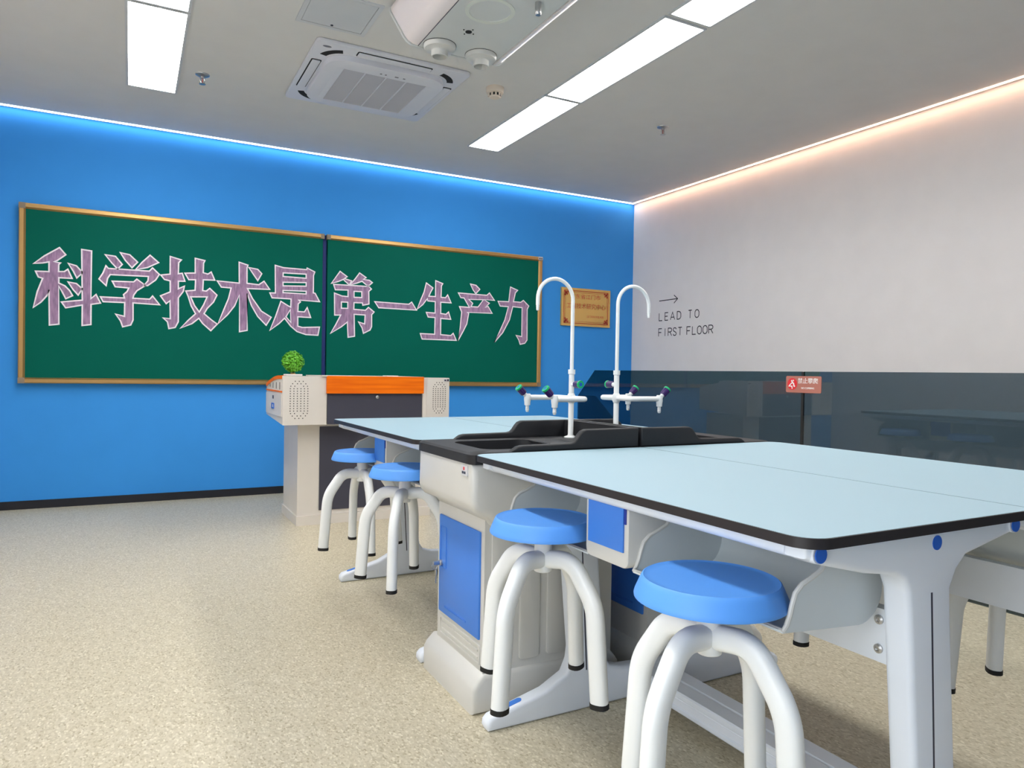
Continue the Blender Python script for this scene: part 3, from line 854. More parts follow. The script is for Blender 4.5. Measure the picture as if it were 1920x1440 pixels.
XS, YA, YS = .855, 1.264, 1.592
dk = make_desk()
dk.location = (XS, YA, 0)
dk['label'] = 'nearest lab desk, its corner and leg filling the lower right'
for x, y, rz, lab in ((2 * 1.458 - XS, YA, PI, 'lab desk right of the long seam, beside the glass railing, nearer the camera'),
                      (XS, YA + YS, 0, 'lab desk beyond the sinks, nearest the podium'),
                      (2 * 1.458 - XS, YA + YS, PI, 'lab desk beyond the sinks, on the glass railing side')):
    c = copy_tree(dk)
    c.location = (x, y, 0)
    c.rotation_euler = (0, 0, rz)
    c['label'] = lab

# ================================================================== STOOLS (hung with the seat in the book tray)
def make_stool():
    s = thing('lab_stool', 'stool', 'stool', (0, 0, 0), 'blue round stools around the lab desks')
    zf = .2475
    bm = BM()
    lathe(bm, [(0, .662), (.100, .663), (.112, .664), (.1145, .6655), (.1170, .664), (.1205, .657), (.1285, .638), (.1305, .632), (.1300, .629), (.127, .629), (.118, .645), (0, .645)], (0, 0, 0), n=56)
    obj('seat', bm, 'seat_blue', s, smooth=0.8)
    bm = BM(); lathe(bm, [(0, .646), (.112, .646), (.108, .634), (.03, .630), (0, .630)], (0, 0, 0), n=40)
    obj('seat_underside', bm, 'seat_dark', s)
    bm = BM(); lathe(bm, [(0, .632), (.0215, .632), (.0215, .536), (.019, .534), (0, .534)], (0, 0, 0), n=24)
    obj('hub', bm, 'white_enamel', s)
    for k in range(4):
        a = PI / 2 * k
        ca, sa = math.cos(a), math.sin(a)
        P = lambda r, z: (r * ca, r * sa, z)
        path = fillet([P(.010, .565), P(.082, .573), P(.146, .478), P(.163, zf + .006)], [.05, .035], 7)
        bm = BM(); tube(bm, path, 0, 16, True, (.0215, .0175), (-sa, ca, 0), power=2.5)
        lg = obj('leg', bm, 'white_enamel', s, smooth=1.0)
        bm = BM(); tube(bm, [P(.1622, zf + .012), P(.163, zf)], 0, 16, True, (.0225, .0185), (-sa, ca, 0), power=2.5)
        obj('foot_cap', bm, 'rubber', lg)
    return s
st = make_stool()
STOOLS = [(.885, .919, 103, 'blue round stool nearest the camera, hung on the nearest desk'),
          (.885, 1.483, 115, 'blue round stool hung beside the white sink cabinet, left of the socket box'),
          (.890, 2.488, 146, 'blue round stool hung on the far desk, half hidden behind the sink'),
          (.890, 3.035, 178, 'blue round stool farthest from the camera, in front of the podium'),
          (1.895, .925, 47, 'stool hung under the right-hand near desk, one leg seen right of the nearest table leg'),
          (1.862, 1.40, 0, 'stool hung under the right-hand near desk, one foot seen under the nearest book tray'),
          (2.03, 2.65, 25, 'stool beyond the sinks on the glass railing side, nearer the sinks'),
          (2.03, 3.12, 10, 'stool beyond the sinks on the glass railing side, nearer the blue wall')]
for n_, (x, y, a, lab) in enumerate(STOOLS):
    c = st if n_ == 0 else copy_tree(st)
    c.location = (x, y, 0)
    c.rotation_euler = (0, 0, math.radians(a))
    c['label'] = lab

# ================================================================== SINK UNITS
def make_sink():
    s = thing('sink_unit', 'sink', 'sink', (0, 0, 0), 'two sink units standing back to back')
    HY = .219       # half depth along the bench
    # lower cabinet
    bm = BM(); box(bm, .072, .535, -.165, .192, .09, .575, .018, 3)
    cb = obj('cabinet', bm, 'white_plastic', s, smooth=0.7)
    # raised strips on the sides leave two long grooves
    for sy, yb in ((-1, -.165), (1, .185)):
        for x0, x1 in ((.095, .165), (.192, .262), (.289, .36), (.387, .45)):
            bm = BM()
            ya, yc = (yb - .006, yb + .004) if sy < 0 else (yb - .004, yb + .006)
            prism(bm, rrect(x0, x1, .14, .60, .012, 4), 'y', ya, yc, .002)
            obj('side_strip', bm, 'white_plastic', cb)
    # bulging apron under the basin
    bm = BM()
    prof = [(.004, .750), (.002, .64), (.006, .622), (.020, .606), (.060, .590), (.085, .560), (.30, .555), (.535, .555), (.535, .750)]
    prism(bm, prof, 'y', -HY + .004, HY - .004, .022, 4, ang=0.3)
    bm.normal_update()      # open at the top, where the basin drops in
    bmesh.ops.delete(bm, geom=[f for f in bm.faces if abs(f.normal.z) > .95 and f.calc_center_median().z > .73], context='FACES')
    obj('apron', bm, 'white_plastic', s, smooth=0.8)
    # base
    bm = BM()
    prof = [(.036, 0), (.036, .075), (.046, .092), (.072, .118), (.53, .118), (.555, .09), (.565, .075), (.565, 0)]
    prism(bm, prof, 'y', -.175, .236, .016, 3, ang=0.3)
    obj('base', bm, 'white_plastic', s, smooth=0.8)
    bm = BM()
    for z in (.150, .172):
        box(bm, .069, .078, -.13, .15, z, z + .006, .002)
    ring(bm, rrect(-.145, .165, .135, .195, .006, 3), rrect(-.139, .159, .141, .189, .005, 3), 'x', .068, .076)
    obj('kick_louvre', bm, 'white_plastic', s)
    # doors front and back
    for x0, x1, lab in ((.066, .0735, None), (.5335, .541, None)):
        bm = BM()
        prism(bm, rrect(-.142, .172, .210, .535, .004, 2), 'x', x0, x1, .0025)
        dr = obj('door', bm, 'door_blue', s)
        xo, sg = (x0, -1) if x0 < .3 else (x1, 1)
        for a, b, c_, e in ((.110, .160, .36, .50), (-.05, .12, .232, .240)):
            bm = BM()
            ring(bm, rrect(a, b, c_, e, .004, 2), rrect(a + .003, b - .003, c_ + .003, e - .003, .003, 2), 'x', min(xo, xo + sg * .0015), max(xo, xo + sg * .0015))
            obj('moulding', bm, 'door_blue', dr)
        if x0 < .3:
            bm = BM(); lathe(bm, [(0, 0), (.010, 0), (.010, .006), (.007, .009), (0, .009)], (x0, .148, .375), (-1, 0, 0), 18)
            lk = obj('lock', bm, 'steel', dr)
            bm = BM()
            prism(bm, rrect(.142, .154, .368, .382, .005, 3), 'x', x0 - .030, x0 - .009)
            tube(bm, [(x0 - .026 + .010 * math.cos(k * PI / 8), .148, .365 + .011 * math.sin(k * PI / 8)) for k in range(17)], .0009, 6)
            prism(bm, rrect(.140, .156, .334, .354, .006, 3), 'x', x0 - .022, x0 - .020)
            box(bm, x0 - .022, x0 - .020, .145, .151, .308, .336)
            obj('key', bm, 'steel', lk)
    # maker's sticker
    bm = BM(); box(bm, .0005, .0030, -.188, -.146, .712, .742)
    sk = obj('maker_sticker', bm, 'sticker', s)
    bm = BM(); box(bm, -.0002, .001, -.169, -.161, .728, .737)
    obj('red_mark', bm, 'sign_red', sk)
    bm = BM(); box(bm, -.0002, .001, -.162, -.152, .717, .724); box(bm, -.0002, .001, -.176, -.165, .717, .724)
    obj('print', bm, 'slot', sk)
    # black basin top with an opening
    bm = BM()
    out = rrect(0, .598, -HY, HY, .018, 6, (1, 0, 0, 1))
    inn = rrect(.085, .375, -.135, .135, .045, 6)
    bz0, bz1 = .748, .7815
    # same point count: resample outer to inner count by angle
    def resample(poly, n, cx, cy):
        res = []
        for k in range(n):
            a = 2 * PI * k / n
            dx, dy = math.cos(a), math.sin(a)
            best = 0
            for i in range(len(poly)):
                (x1, y1), (x2, y2) = poly[i], poly[(i + 1) % len(poly)]
                ex, ey = x2 - x1, y2 - y1
                den = dx * ey - dy * ex
                if abs(den) < 1e-9:
                    continue
                t = ((x1 - cx) * ey - (y1 - cy) * ex) / den
                u = ((x1 - cx) * dy - (y1 - cy) * dx) / den
                if t > 0 and -1e-6 <= u <= 1 + 1e-6:
                    best = max(best, t)
            res.append((cx + dx * best, cy + dy * best))
        return res
    N = 96
    o2 = resample(out, N, .23, 0)
    i2 = resample(inn, N, .23, 0)
    ins = resample(rrect(.006, .598, -HY + .006, HY - .006, .014, 6, (1, 0, 0, 1)), N, .23, 0)
    lo = resample(rrect(.10, .36, -.12, .12, .05, 6), N, .23, 0)
    loops = [(o2, bz0), (o2, bz1 - .006), (ins, bz1), (i2, bz1 - .001), (lo, .60)]
    V = [[bm.verts.new((x, y, z)) for x, y in p] for p, z in loops]
    for a, b in zip(V, V[1:]):
        for k in range(N):
            bm.faces.new((a[k], a[(k + 1) % N], b[(k + 1) % N], b[k]))
    bm.faces.new(V[-1])
    bt = obj('basin_top', bm, 'black_pp', s, smooth=0.7)
    bm = BM(); lathe(bm, [(.0, .602), (.03, .602), (.034, .606), (.036, .602), (.036, .600), (0, .600)], (.23, 0, 0), n=24)
    obj('drain', bm, 'steel', bt)
    # stepped splash sides and back
    def ear():
        p = [(.128, .780), (.140, .789), (.150, .795), (.165, .798), (.335, .800), (.348, .803), (.358, .812), (.368, .826), (.378, .836), (.392, .841), (.594, .842), (.594, .780)]
        return p
    for s_ in (-1, 1):
        ya, yb = (-HY, -HY + .026) if s_ < 0 else (HY - .026, HY)
        bm = BM(); prism(bm, ear(), 'y', ya, yb, .005, 2, ang=0.4)
        obj('splash_side', bm, 'black_pp', bt, smooth=0.9)
    bm = BM(); box(bm, .570, .5935, -HY + .02, HY - .02, .780, .8415, .005)
    obj('splash_back', bm, 'black_pp', bt)
    bm = BM()
    prism(bm, [(.370, .779), (.385, .7818), (.57, .7825), (.57, .776), (.370, .776)], 'y', -HY + .02, HY - .02)
    obj('tap_shelf', bm, 'black_pp', bt)
    return s

SY = 2.061
sk_ = make_sink()
sk_.location = (.858, SY, 0)
sk_['label'] = 'white sink unit with blue locked door and black basin, left of the seam'
c = copy_tree(sk_)
c.location = (2 * 1.458 - .858, SY, 0)
c.rotation_euler = (0, 0, PI)
c['label'] = 'sink unit behind the black splash back, on the glass railing side'

# ================================================================== LAB TAPS
def make_tap():
    """Built with the pole at the origin, z measured from the shelf, outlets towards -x."""
    t = thing('lab_tap', 'tap', 'tap', (0, 0, 0), 'white triple lab taps on the sinks')
    bm = BM()
    lathe(bm, [(0, 0), (.024, 0), (.024, .003), (.012, .008), (.0098, .012), (.0098, .228), (.0128, .230), (.0128, .246), (0, .246)], (0, 0, 0), n=20)
    lathe(bm, [(0, .122), (.0115, .125), (.0155, .134), (.0155, .142), (.0155, .150), (.0115, .159), (0, .162)], (0, 0, 0), n=16)
    obj('pole', bm, 'white_enamel', t)
    bm = BM()
    R = .073
    arc = [(-R + R * math.cos(a), 0, 0.494 + R * math.sin(a)) for a in [PI * k / 20 for k in range(21)]]
    tube(bm, [(0, 0, .24), (0, 0, .40)] + arc + [(-2 * R, 0, .470)], .0068, 14)
    gn = obj('gooseneck', bm, 'white_enamel', t)
    bm = BM()
    lathe(bm, [(0, 0), (.0062, 0), (.0055, .006), (.0062, .007), (.0050, .013), (.0058, .014), (.0045, .021), (0, .021)], (-2 * R, 0, .472), (0, 0, -1), 14)
    obj('nozzle', bm, 'white_enamel', gn, smooth=0.45)
    hx, hy, zz = .128, .095, .142
    bm = BM()
    tube(bm, fillet([(-hx, -hy, zz), (0, -hy, zz), (0, hy, zz), (-hx, hy, zz)], .016, 5), .0098, 14)
    ar = obj('side_arms', bm, 'white_enamel', t)
    def knob(o, ax):
        bm = BM()
        lathe(bm, [(0, 0), (.0075, 0), (.0080, .012), (.0085, .018), (0, .018)], o, ax, 16)
        stem = obj('valve_stem', bm, 'white_enamel', t)
        o2 = Vector(o) + Vector(ax).normalized() * .016
        bm = BM()
        prof = [(.0110, 0), (.0125, .003), (.0135, .024), (.0135, .028)]
        n = 24
        a = Vector(ax).normalized()
        ref = Vector((0, 0, 1)) if abs(a.z) < 0.9 else Vector((1, 0, 0))
        u = a.cross(ref).normalized(); v = a.cross(u)
        rings = []
        for r, h in prof:
            rings.append([bm.verts.new(o2 + a * h + (u * math.cos(2 * PI * k / n) + v * math.sin(2 * PI * k / n)) * (r if k % 4 else r * .88)) for k in range(n)])
        for p, q in zip(rings, rings[1:]):
            for k in range(n):
                bm.faces.new((p[k], p[(k + 1) % n], q[(k + 1) % n], q[k]))
        bm.faces.new(rings[0]); bm.faces.new(rings[-1])
        kb = obj('knob', bm, 'knob_purple', t)
        bm = BM(); lathe(bm, [(.007, .0275), (.0138, .0275), (.0145, .030), (.0138, .034), (.0075, .0345), (.007, .0275)], o2, ax, 20)
        obj('ring', bm, 'ring_green', kb)
        bm = BM(); lathe(bm, [(0, .0275), (.0074, .0275), (.0070, .0335), (0, .0340)], o2, ax, 16)
        obj('disc', bm, 'disc_blue', kb)
    for sy in (-1, 1):
        bm = BM()
        lathe(bm, [(0, .014), (.0100, .014), (.0125, .006), (.0125, -.008), (.0110, -.018), (.0105, -.028), (.0066, -.029), (.0060, -.035), (.0070, -.036), (.0058, -.042), (.0070, -.043), (.0058, -.050), (.0040, -.053), (0, -.053)], (-hx, sy * hy, zz), (0, 0, 1), 16)
        obj('outlet', bm, 'white_enamel', t, smooth=0.45)
        knob((-hx - .003, sy * hy, zz + .003), (-.72, 0, .70))
    knob((0, -.004, .192), (.10, -1, .02))
    return t
tp = make_tap()
tp.location = (1.405, 2.175, .783)
tp['label'] = 'white gooseneck tap on the left sink, bending towards the chalkboard'
c = copy_tree(tp)
c.location = (1.616, 2.190, .783)
c.rotation_euler = (0, 0, PI)
c['label'] = 'white gooseneck tap on the right sink, bending towards the white wall'

# ================================================================== PODIUM
def podium():
    t = thing('podium', 'white steel teaching podium with orange wooden front and speaker grilles', 'podium', (1.40, 4.95, 0))
    # foot and lower cabinet
    bm = BM(); box(bm, .952, 1.875, 4.715, 5.22, 0, .062, .004)
    obj('plinth', bm, 'podium_white', t)
    bm = BM(); box(bm, .960, 1.865, 4.735, 5.20, .062, .665, .006)
    lo = obj('lower_cabinet', bm, 'podium_white', t)
    bm = BM(); box(bm, 1.100, 1.660, 4.728, 4.737, .090, .642, .003)
    obj('door', bm, 'charcoal', lo)
    # upper case
    side = [(4.60, .664), (5.20, .700), (5.20, .915)] + [(5.20 - .50 * k / 8, .915 + .058 * math.sin(PI / 2 * k / 8)) for k in range(1, 9)] + [(4.60, .973)]
    bm = BM(); prism(bm, side, 'x', .838, 1.112, .004)
    lw = obj('left_wing', bm, 'podium_white', t)
    bm = BM(); prism(bm, side, 'x', 1.766, 1.963, .004)
    rw = obj('right_wing', bm, 'podium_white', t)
    bm = BM(); box(bm, 1.112, 1.766, 4.615, 5.15, .664, .972)
    mid = obj('middle_case', bm, 'podium_white', t)
    bm = BM(); box(bm, 1.118, 1.762, 4.606, 4.616, .664, .866, .002)
    dr = obj('drawer_front', bm, 'charcoal', mid)
    bm = BM(); lathe(bm, [(0, 0), (.011, 0), (.011, .005), (.006, .008), (0, .008)], (1.448, 4.606, .840), (0, -1, 0), 16)
    obj('lock', bm, 'steel', dr)
    bm = BM(); box(bm, 1.108, 1.768, 4.586, 4.626, .864, .977, .003)
    obj('wood_front', bm, 'wood', t)
    bm = BM(); box(bm, 1.075, 1.112, 4.585, 4.66, .973, .980, .002); box(bm, 1.085, 1.768, 4.60, 5.1, .972, .978)
    obj('top_edge', bm, 'podium_white', t)
    # speaker grilles: holes in an oval
    def grille(x0, x1, zc, hz, y, nx, parent):
        bm = BM()
        cx, hw = (x0 + x1) / 2, (x1 - x0) / 2
        pitch = 2 * hz / 15.0
        for j in range(16):
            z = zc - hz + pitch * j
            k = min(j, 15 - j)
            cols = {0: [0.0, -.45, .45], 1: [-.75, .75, -.2, .2], 2: [-.95, -.5, .5, .95]}.get(k, [-1 + 2 * i / (nx - 1) for i in range(nx)])
            for u in cols:
                box(bm, cx + hw * u - .0028, cx + hw * u + .0028, y - .0012, y + .002, z - .0028, z + .0028)
        obj('speaker_holes', bm, 'hole', parent)
    grille(.884, .992, .823, .117, 4.60, 6, lw)
    grille(1.842, 1.932, .835, .105, 4.60, 6, rw)
    bm = BM(); box(bm, 1.792, 1.797, 4.594, 4.602, .668, .970)
    obj('edge_strip', bm, 'podium_white', rw)
    bm = BM(); box(bm, 1.918, 1.960, 4.596, 4.5985, .948, .966)
    stk = obj('maker_sticker', bm, 'sticker', rw)
    bm = BM(); box(bm, 1.922, 1.936, 4.5948, 4.5965, .951, .961); box(bm, 1.942, 1.956, 4.5948, 4.5965, .950, .964)
    obj('print', bm, 'slot', stk)
    # left flank: curved wooden trim, slots, orange strip, drawer with lock and pull
    xs = .838
    arc = [(5.20 - .50 * k / 12, .915 + .058 * math.sin(PI / 2 * k / 12)) for k in range(13)] + [(4.625, .974)]
    bm = BM()
    prism(bm, [(y, z + .002) for y, z in arc] + [(y, z - .020) for y, z in arc[::-1]], 'x', xs - .003, xs + .012)
    obj('curved_wood_trim', bm, 'wood', lw)
    bm = BM()
    for y, z0, z1 in ((4.70, .885, .932), (4.82, .888, .930), (4.94, .890, .926), (5.05, .895, .918)):
        box(bm, xs - .0015, xs + .002, y - .006, y + .006, z0, z1)
    obj('vent_slots', bm, 'hole', lw)
    bm = BM(); box(bm, xs - .003, xs + .002, 4.615, 5.195, .868, .878, .001)
    obj('orange_strip', bm, 'wood', lw)
    bm = BM()
    box(bm, xs - .005, xs + .002, 4.625, 5.185, .716, .858, .002)
    dw = obj('side_drawer', bm, 'podium_white', lw)
    bm = BM(); box(bm, xs - .0075, xs - .004, 4.885, 4.925, .820, .842, .001)
    obj('lock', bm, 'charcoal', dw)
    bm = BM(); ring(bm, rrect(4.865, 4.955, .755, .792, .004, 2), rrect(4.877, 4.943, .763, .784, .004, 2), 'x', xs - .009, xs - .004)
    obj('pull', bm, 'cap_blue', dw)
podium()

bm = BM(); box(bm, 1.52, 1.60, 4.63, 4.72, .9785, .9835, .001)
tag(obj('paper_pad', bm, 'sign_white', origin=(1.56, 4.68, .9785)), 'thin white pad lying on the orange part of the podium', 'pad')

# ------------------------------------------------------------------ topiary plant
def topiary():
    cx, cy, cz, R = .930, 4.76, 1.066, .066
    t = thing('potted_topiary', 'small round green topiary ball standing on the podium', 'plant', (cx, cy, .974))
    bm = BM(); prism(bm, rrect(cx - .052, cx + .052, cy - .05, cy + .05, .01, 3), 'z', .9745, .984, .002)
    obj('pot', bm, 'sign_white', t)
    bm = BM()
    tube(bm, [(cx + .004, cy, .980), (cx + .002, cy, 1.0), (cx, cy, 1.03), (cx - .002, cy, 1.06)], [.0055, .004, .0038, .002], 8)
    for k in range(14):
        a, b = random.uniform(0, 2 * PI), random.uniform(.2, 1.3)
        d = Vector((math.cos(a) * math.cos(b), math.sin(a) * math.cos(b), math.sin(b)))
        tube(bm, [(cx, cy, 1.02), Vector((cx, cy, 1.03)) + d * .055], [.0018, .001], 5)
    obj('stem', bm, 'twig', t)
    bm = BM()
    for k in range(26):
        a = random.uniform(0, 2 * PI)
        tube(bm, [(cx + .003 * math.cos(a), cy + .003 * math.sin(a), .983), (cx + .016 * math.cos(a), cy + .016 * math.sin(a), random.uniform(.985, .995))], .0011, 4)
    obj('straw', bm, 'straw', t)
    bm = BM()
    for k in range(1300):
        z = random.uniform(-1, 1); a = random.uniform(0, 2 * PI)
        q = math.sqrt(1 - z * z)
        n = Vector((q * math.cos(a), q * math.sin(a), z))
        r = R * random.uniform(.72, 1.05)
        p = Vector((cx, cy, cz)) + n * r
        n2 = (n + Vector((random.uniform(-.7, .7), random.uniform(-.7, .7), random.uniform(-.3, .9)))).normalized()
        u = n2.orthogonal().normalized()
        u.rotate(Matrix.Rotation(random.uniform(0, 2 * PI), 3, n2))
        v = n2.cross(u)
        l, w = random.uniform(.008, .0115), random.uniform(.004, .006)
        vs = [bm.verts.new(p + u * (l * c) + v * (w * s_) + n2 * (.0015 * h)) for c, s_, h in ((-1, 0, 0), (-.3, -1, 1), (.5, -.8, 1), (1, 0, 0), (.5, .8, 1), (-.3, 1, 1))]
        bm.faces.new(vs)
    f = obj('leaves', bm, 'leaf', t)
    f['kind'] = 'stuff'
topiary()

# ================================================================== CEILING FITTINGS
def service_unit():
    y0, y1, cx, zb = .74, 3.40, 1.452, 2.628
    t = thing('ceiling_service_unit', 'long white service box hanging from the ceiling above the desks', 'service unit', (cx, 2.0, H))
    half = [(.200, zb), (.232, zb + .004), (.258, zb + .016), (.275, zb + .034), (.345, zb + .135), (.349, zb + .150), (.345, zb + .160), (.318, H)]
    prof = [(cx + x, z) for x, z in half] + [(cx - x, z) for x, z in half[::-1]]
    bm = BM(); prism(bm, prof, 'y', y0, y1 - .02)
    bd = obj('casing', bm, 'unit_side', t, smooth=0.7)
    sc = lambda k: [(cx + (x + k) * 1, max(zb - k * .6, z - (k if z < 2.7 else 0))) for x, z in half] + [(cx - (x + k), max(zb - k * .6, z - (k if z < 2.7 else 0))) for x, z in half[::-1]]
    bm = BM(); prism(bm, sc(.004), 'y', y1 - .014, y1, .002)
    obj('end_cap', bm, 'unit_base', t, smooth=0.7)
    bm = BM(); prism(bm, sc(-.003), 'y', y1 - .021, y1 - .013)
    obj('shadow_gap', bm, 'hole', t)
    bm = BM(); box(bm, cx - .205, cx + .205, y0 + .01, y1 - .022, zb - .003, zb + .002)
    bp = obj('base_panel', bm, 'unit_base', t)
    bm = BM()
    for s_ in (-1, 1):
        box(bm, cx + s_ * .2065 - .0015, cx + s_ * .2065 + .0015, y0 + .01, y1 - .022, zb - .001, zb + .001)
    obj('panel_seam', bm, 'slot', bp)
    bm = BM(); box(bm, cx + .214, cx + .2165, y0, y1, zb - .003, zb + .004)
    obj('edge_trim', bm, 'sign_white', t)
    for x in (1.335, 1.560):
        o = (x, 3.315, zb - .003)
        bm = BM()
        lathe(bm, [(0, 0), (.080, 0), (.080, .010), (.074, .022), (.045, .027), (.041, .030), (.041, .058), (.034, .058), (.034, .030), (0, .030)], o, (0, 0, -1), 36)
        pt = obj('suction_port', bm, 'white_plastic', t)
        bm = BM(); lathe(bm, [(.0, 0), (.0815, 0), (.0815, .002), (0, .002)], o, (0, 0, -1), 36)
        obj('gasket', bm, 'hole', pt)
    bm = BM()
    o, i = [], []
    for k in range(40):
        a = 2 * PI * k / 40
        o.append((1.402 + .112 * math.cos(a), 2.890 + .112 * math.sin(a)))
        i.append((1.402 + .094 * math.cos(a), 2.890 + .094 * math.sin(a)))
    ring(bm, o, i, 'z', zb - .007, zb - .002)
    obj('round_cover', bm, 'trim_cream', t)
    bm = BM(); lathe(bm, [(0, 0), (.0155, 0), (.0155, .003), (0, .003)], (1.400, 3.115, zb - .0025), (0, 0, -1), 20)
    for a in range(4):
        lathe(bm, [(0, 0), (.0035, 0), (.0035, .003), (0, .003)], (1.400 + .03 * math.cos(a * PI / 2 + .3), 3.115 + .03 * math.sin(a * PI / 2 + .3), zb - .0025), (0, 0, -1), 8)
    obj('cable_holes', bm, 'hole', bp)
    bm = BM(); lathe(bm, [(0, 0), (.014, 0), (.014, .040), (.0145, .040), (.0145, .05), (.011, .056), (0, .056)], (1.552, 2.72, zb - .002), (0, 0, -1), 16)
    obj('connector', bm, 'steel', t)
service_unit()

def cassette():
    x0, x1, y0, y1 = .868, 1.775, 3.898, 4.820
    cx, cy = (x0 + x1) / 2, (y0 + y1) / 2
    t = thing('air_conditioner', 'square white ceiling cassette air conditioner with a slatted grille', 'air conditioner', (cx, cy, H))
    z1 = H - .022
    bm = BM(); prism(bm, rrect(x0, x1, y0, y1, .03, 5), 'z', z1, H, .006)
    obj('outer_panel', bm, 'ac_white', t)
    # raised centre
    hx, hy = .358, .358
    bm = BM()
    a = rrect(cx - hx, cx + hx, cy - hy, cy + hy, .13, 10)
    b = rrect(cx - hx + .03, cx + hx - .03, cy - hy + .03, cy + hy - .03, .11, 10)
    va = [bm.verts.new((x, y, z1)) for x, y in a]
    vb = [bm.verts.new((x, y, z1 - .030)) for x, y in a]
    vc = [bm.verts.new((x, y, z1 - .038)) for x, y in b]
    n = len(va)
    for p, q in ((va, vb), (vb, vc)):
        for k in range(n):
            bm.faces.new((p[k], p[(k + 1) % n], q[(k + 1) % n], q[k]))
    g0, g1, h0, h1 = cx - .290, cx + .280, cy - .258, cy + .258
    hole = rrect(g0, g1, h0, h1, .004, 10)
    vd = [bm.verts.new((x, y, z1 - .038)) for x, y in hole]
    ve = [bm.verts.new((x, y, z1 - .020)) for x, y in hole]
    for p, q in ((vc, vd), (vd, ve)):
        for k in range(n):
            bm.faces.new((p[k], p[(k + 1) % n], q[(k + 1) % n], q[k]))
    bm.faces.new(ve)
    ctr = obj('centre_panel', bm, 'ac_white', t)
    bm = BM()
    ns = 36
    for k in range(ns):
        y = h0 + (h1 - h0) * (k + .5) / ns
        vs = [(y - .005, z1 - .028), (y + .002, z1 - .038), (y + .0035, z1 - .0365), (y - .0035, z1 - .0265)]
        prism(bm, vs, 'x', g0 + .035, g1 - .035)
    gr = obj('grille', bm, 'ac_grille', ctr)
    bm = BM()
    for k in range(1, 4):
        x = g0 + .035 + (g1 - g0 - .07) * k / 4
        box(bm, x - .004, x + .004, h0, h1, z1 - .039, z1 - .028)
    box(bm, g0, g0 + .035, h0, h1, z1 - .0385, z1 - .024)
    box(bm, g1 - .035, g1, h0, h1, z1 - .0385, z1 - .024)
    obj('grille_bars', bm, 'ac_white', gr)
    # four louvre flaps with their dark outlets
    def flap(cx_, cy_, hw, hd, horiz):
        X0, X1, Y0, Y1 = (cx_ - hw, cx_ + hw, cy_ - hd, cy_ + hd) if horiz else (cx_ - hd, cx_ + hd, cy_ - hw, cy_ + hw)
        bm = BM(); prism(bm, rrect(X0 - .006, X1 + .006, Y0 - .006, Y1 + .006, .01, 3), 'z', z1 - .0015, z1 + .004)
        o = obj('air_outlet', bm, 'hole', t)
        bm = BM(); prism(bm, rrect(X0, X1, Y0, Y1, .006, 3), 'z', z1 - .008, z1 - .002, .002)
        obj('flap', bm, 'ac_white', o)
    flap(cx, y0 + .056, .215, .024, True)
    flap(cx, y1 - .056, .215, .024, True)
    flap(x0 + .052, cy, .215, .023, False)
    flap(x1 - .052, cy, .215, .023, False)
    # curved corner slots
    for sx in (-1, 1):
        for sy in (-1, 1):
            c0 = (cx + sx * (hx - .10), cy + sy * (hy - .10))
            bm = BM()
            A = [c0[0] + 0, c0[1] + 0]
            o_, i_ = [], []
            for k in range(9):
                a_ = (PI / 2) * (.18 + .64 * k / 8)
                o_.append((c0[0] + sx * .150 * math.cos(a_), c0[1] + sy * .150 * math.sin(a_)))
                i_.append((c0[0] + sx * .112 * math.cos(a_), c0[1] + sy * .112 * math.sin(a_)))
            prism(bm, o_ + i_[::-1], 'z', z1 - .0015, z1 + .004)
            obj('corner_slot', bm, 'hole', t)
    bm = BM()
    for x, w in ((-.055, .012), (-.025, .010), (.035, .022), (.085, .014)):
        box(bm, cx + x, cx + x + w, cy - hy + .055, cy - hy + .067, z1 - .0388, z1 - .037)
    obj('indicators', bm, 'logo_grey', ctr)
    bm = BM(); flat(bm, [(x0 + .065 + .024 * math.cos(k * PI / 8), y0 + .05 + .012 * math.sin(k * PI / 8)) for k in range(16)], [], lambda u, v: (u, v, z1 - .0008))
    obj('oval_badge', bm, 'logo_grey', t)
cassette()

bm = BM(); ring(bm, rrect(.729, 1.087, 3.415, 3.780, .002, 1), rrect(.752, 1.064, 3.438, 3.757, .002, 1), 'z', H - .005, H)
t = thing('access_hatch', 'plain grey access hatch in the ceiling beside the service box', 'hatch', (.908, 3.60, H))
obj('frame', bm, 'panel_grey', t)
bm = BM(); box(bm, .755, 1.061, 3.441, 3.754, H - .004, H)
cv = obj('cover', bm, 'panel_grey', t)
bm = BM(); lathe(bm, [(0, 0), (.007, 0), (.007, .003), (0, .003)], (.905, 3.735, H - .004), (0, 0, -1), 14)
obj('latch', bm, 'slot', cv)

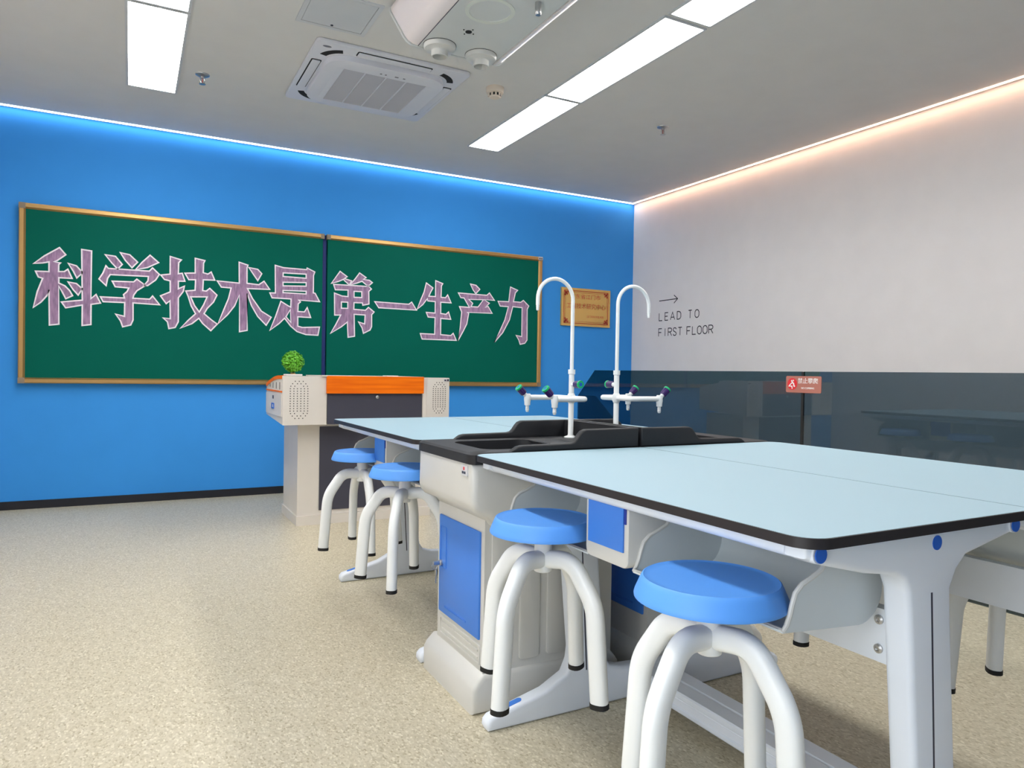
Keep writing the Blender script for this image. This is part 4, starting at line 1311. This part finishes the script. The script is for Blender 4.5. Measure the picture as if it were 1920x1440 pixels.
def sprinkler(x, y, lab):
    t = thing('fire_sprinkler', lab, 'sprinkler', (x, y, H), 'chrome ceiling sprinklers')
    bm = BM(); lathe(bm, [(0, 0), (.042, 0), (.040, .005), (.022, .014), (0, .014)], (x, y, H), (0, 0, -1), 28)
    obj('escutcheon', bm, 'steel', t)
    bm = BM(); lathe(bm, [(0, .012), (.012, .012), (.012, .022), (.008, .024), (0, .024)], (x, y, H), (0, 0, -1), 14)
    for s_ in (-1, 1):
        tube(bm, [(x + s_ * .010, y, H - .022), (x + s_ * .014, y, H - .036), (x + s_ * .004, y, H - .056)], .0025, 8)
    obj('frame_arms', bm, 'steel', t)
    bm = BM(); tube(bm, [(x, y, H - .023), (x, y, H - .052)], .0026, 8)
    obj('glass_bulb', bm, 'plaque_red', t)
    bm = BM(); lathe(bm, [(0, .055), (.019, .055), (.020, .058), (0, .060)], (x, y, H), (0, 0, -1), 20)
    obj('deflector', bm, 'steel', t)
sprinkler(.374, 4.765, 'small chrome sprinkler on the ceiling right of the left light panel')
sprinkler(3.362, 4.057, 'small chrome sprinkler on the ceiling right of the long light row')

t = thing('smoke_detector', 'round beige smoke detector on the ceiling left of the light row', 'smoke detector', (2.004, 4.043, H))
o = (2.004, 4.043, H)
bm = BM(); lathe(bm, [(0, 0), (.056, 0), (.056, .022), (.052, .034), (.040, .038), (0, .038)], o, (0, 0, -1), 32)
obj('housing', bm, 'detector', t)
bm = BM(); lathe(bm, [(0, .038), (.038, .038), (.038, .052), (0, .052)], o, (0, 0, -1), 32)
obj('sensor_slots', bm, 'hole', t)
bm = BM(); lathe(bm, [(0, .0525), (.034, .0525), (.036, .056), (.030, .062), (0, .064)], o, (0, 0, -1), 32)
for k in range(10):
    a = 2 * PI * k / 10
    box(bm, o[0] + .0385 * math.cos(a) - .005, o[0] + .0385 * math.cos(a) + .005, o[1] + .0385 * math.sin(a) - .005, o[1] + .0385 * math.sin(a) + .005, H - .056, H - .036)
obj('sensor_cap', bm, 'detector', t)
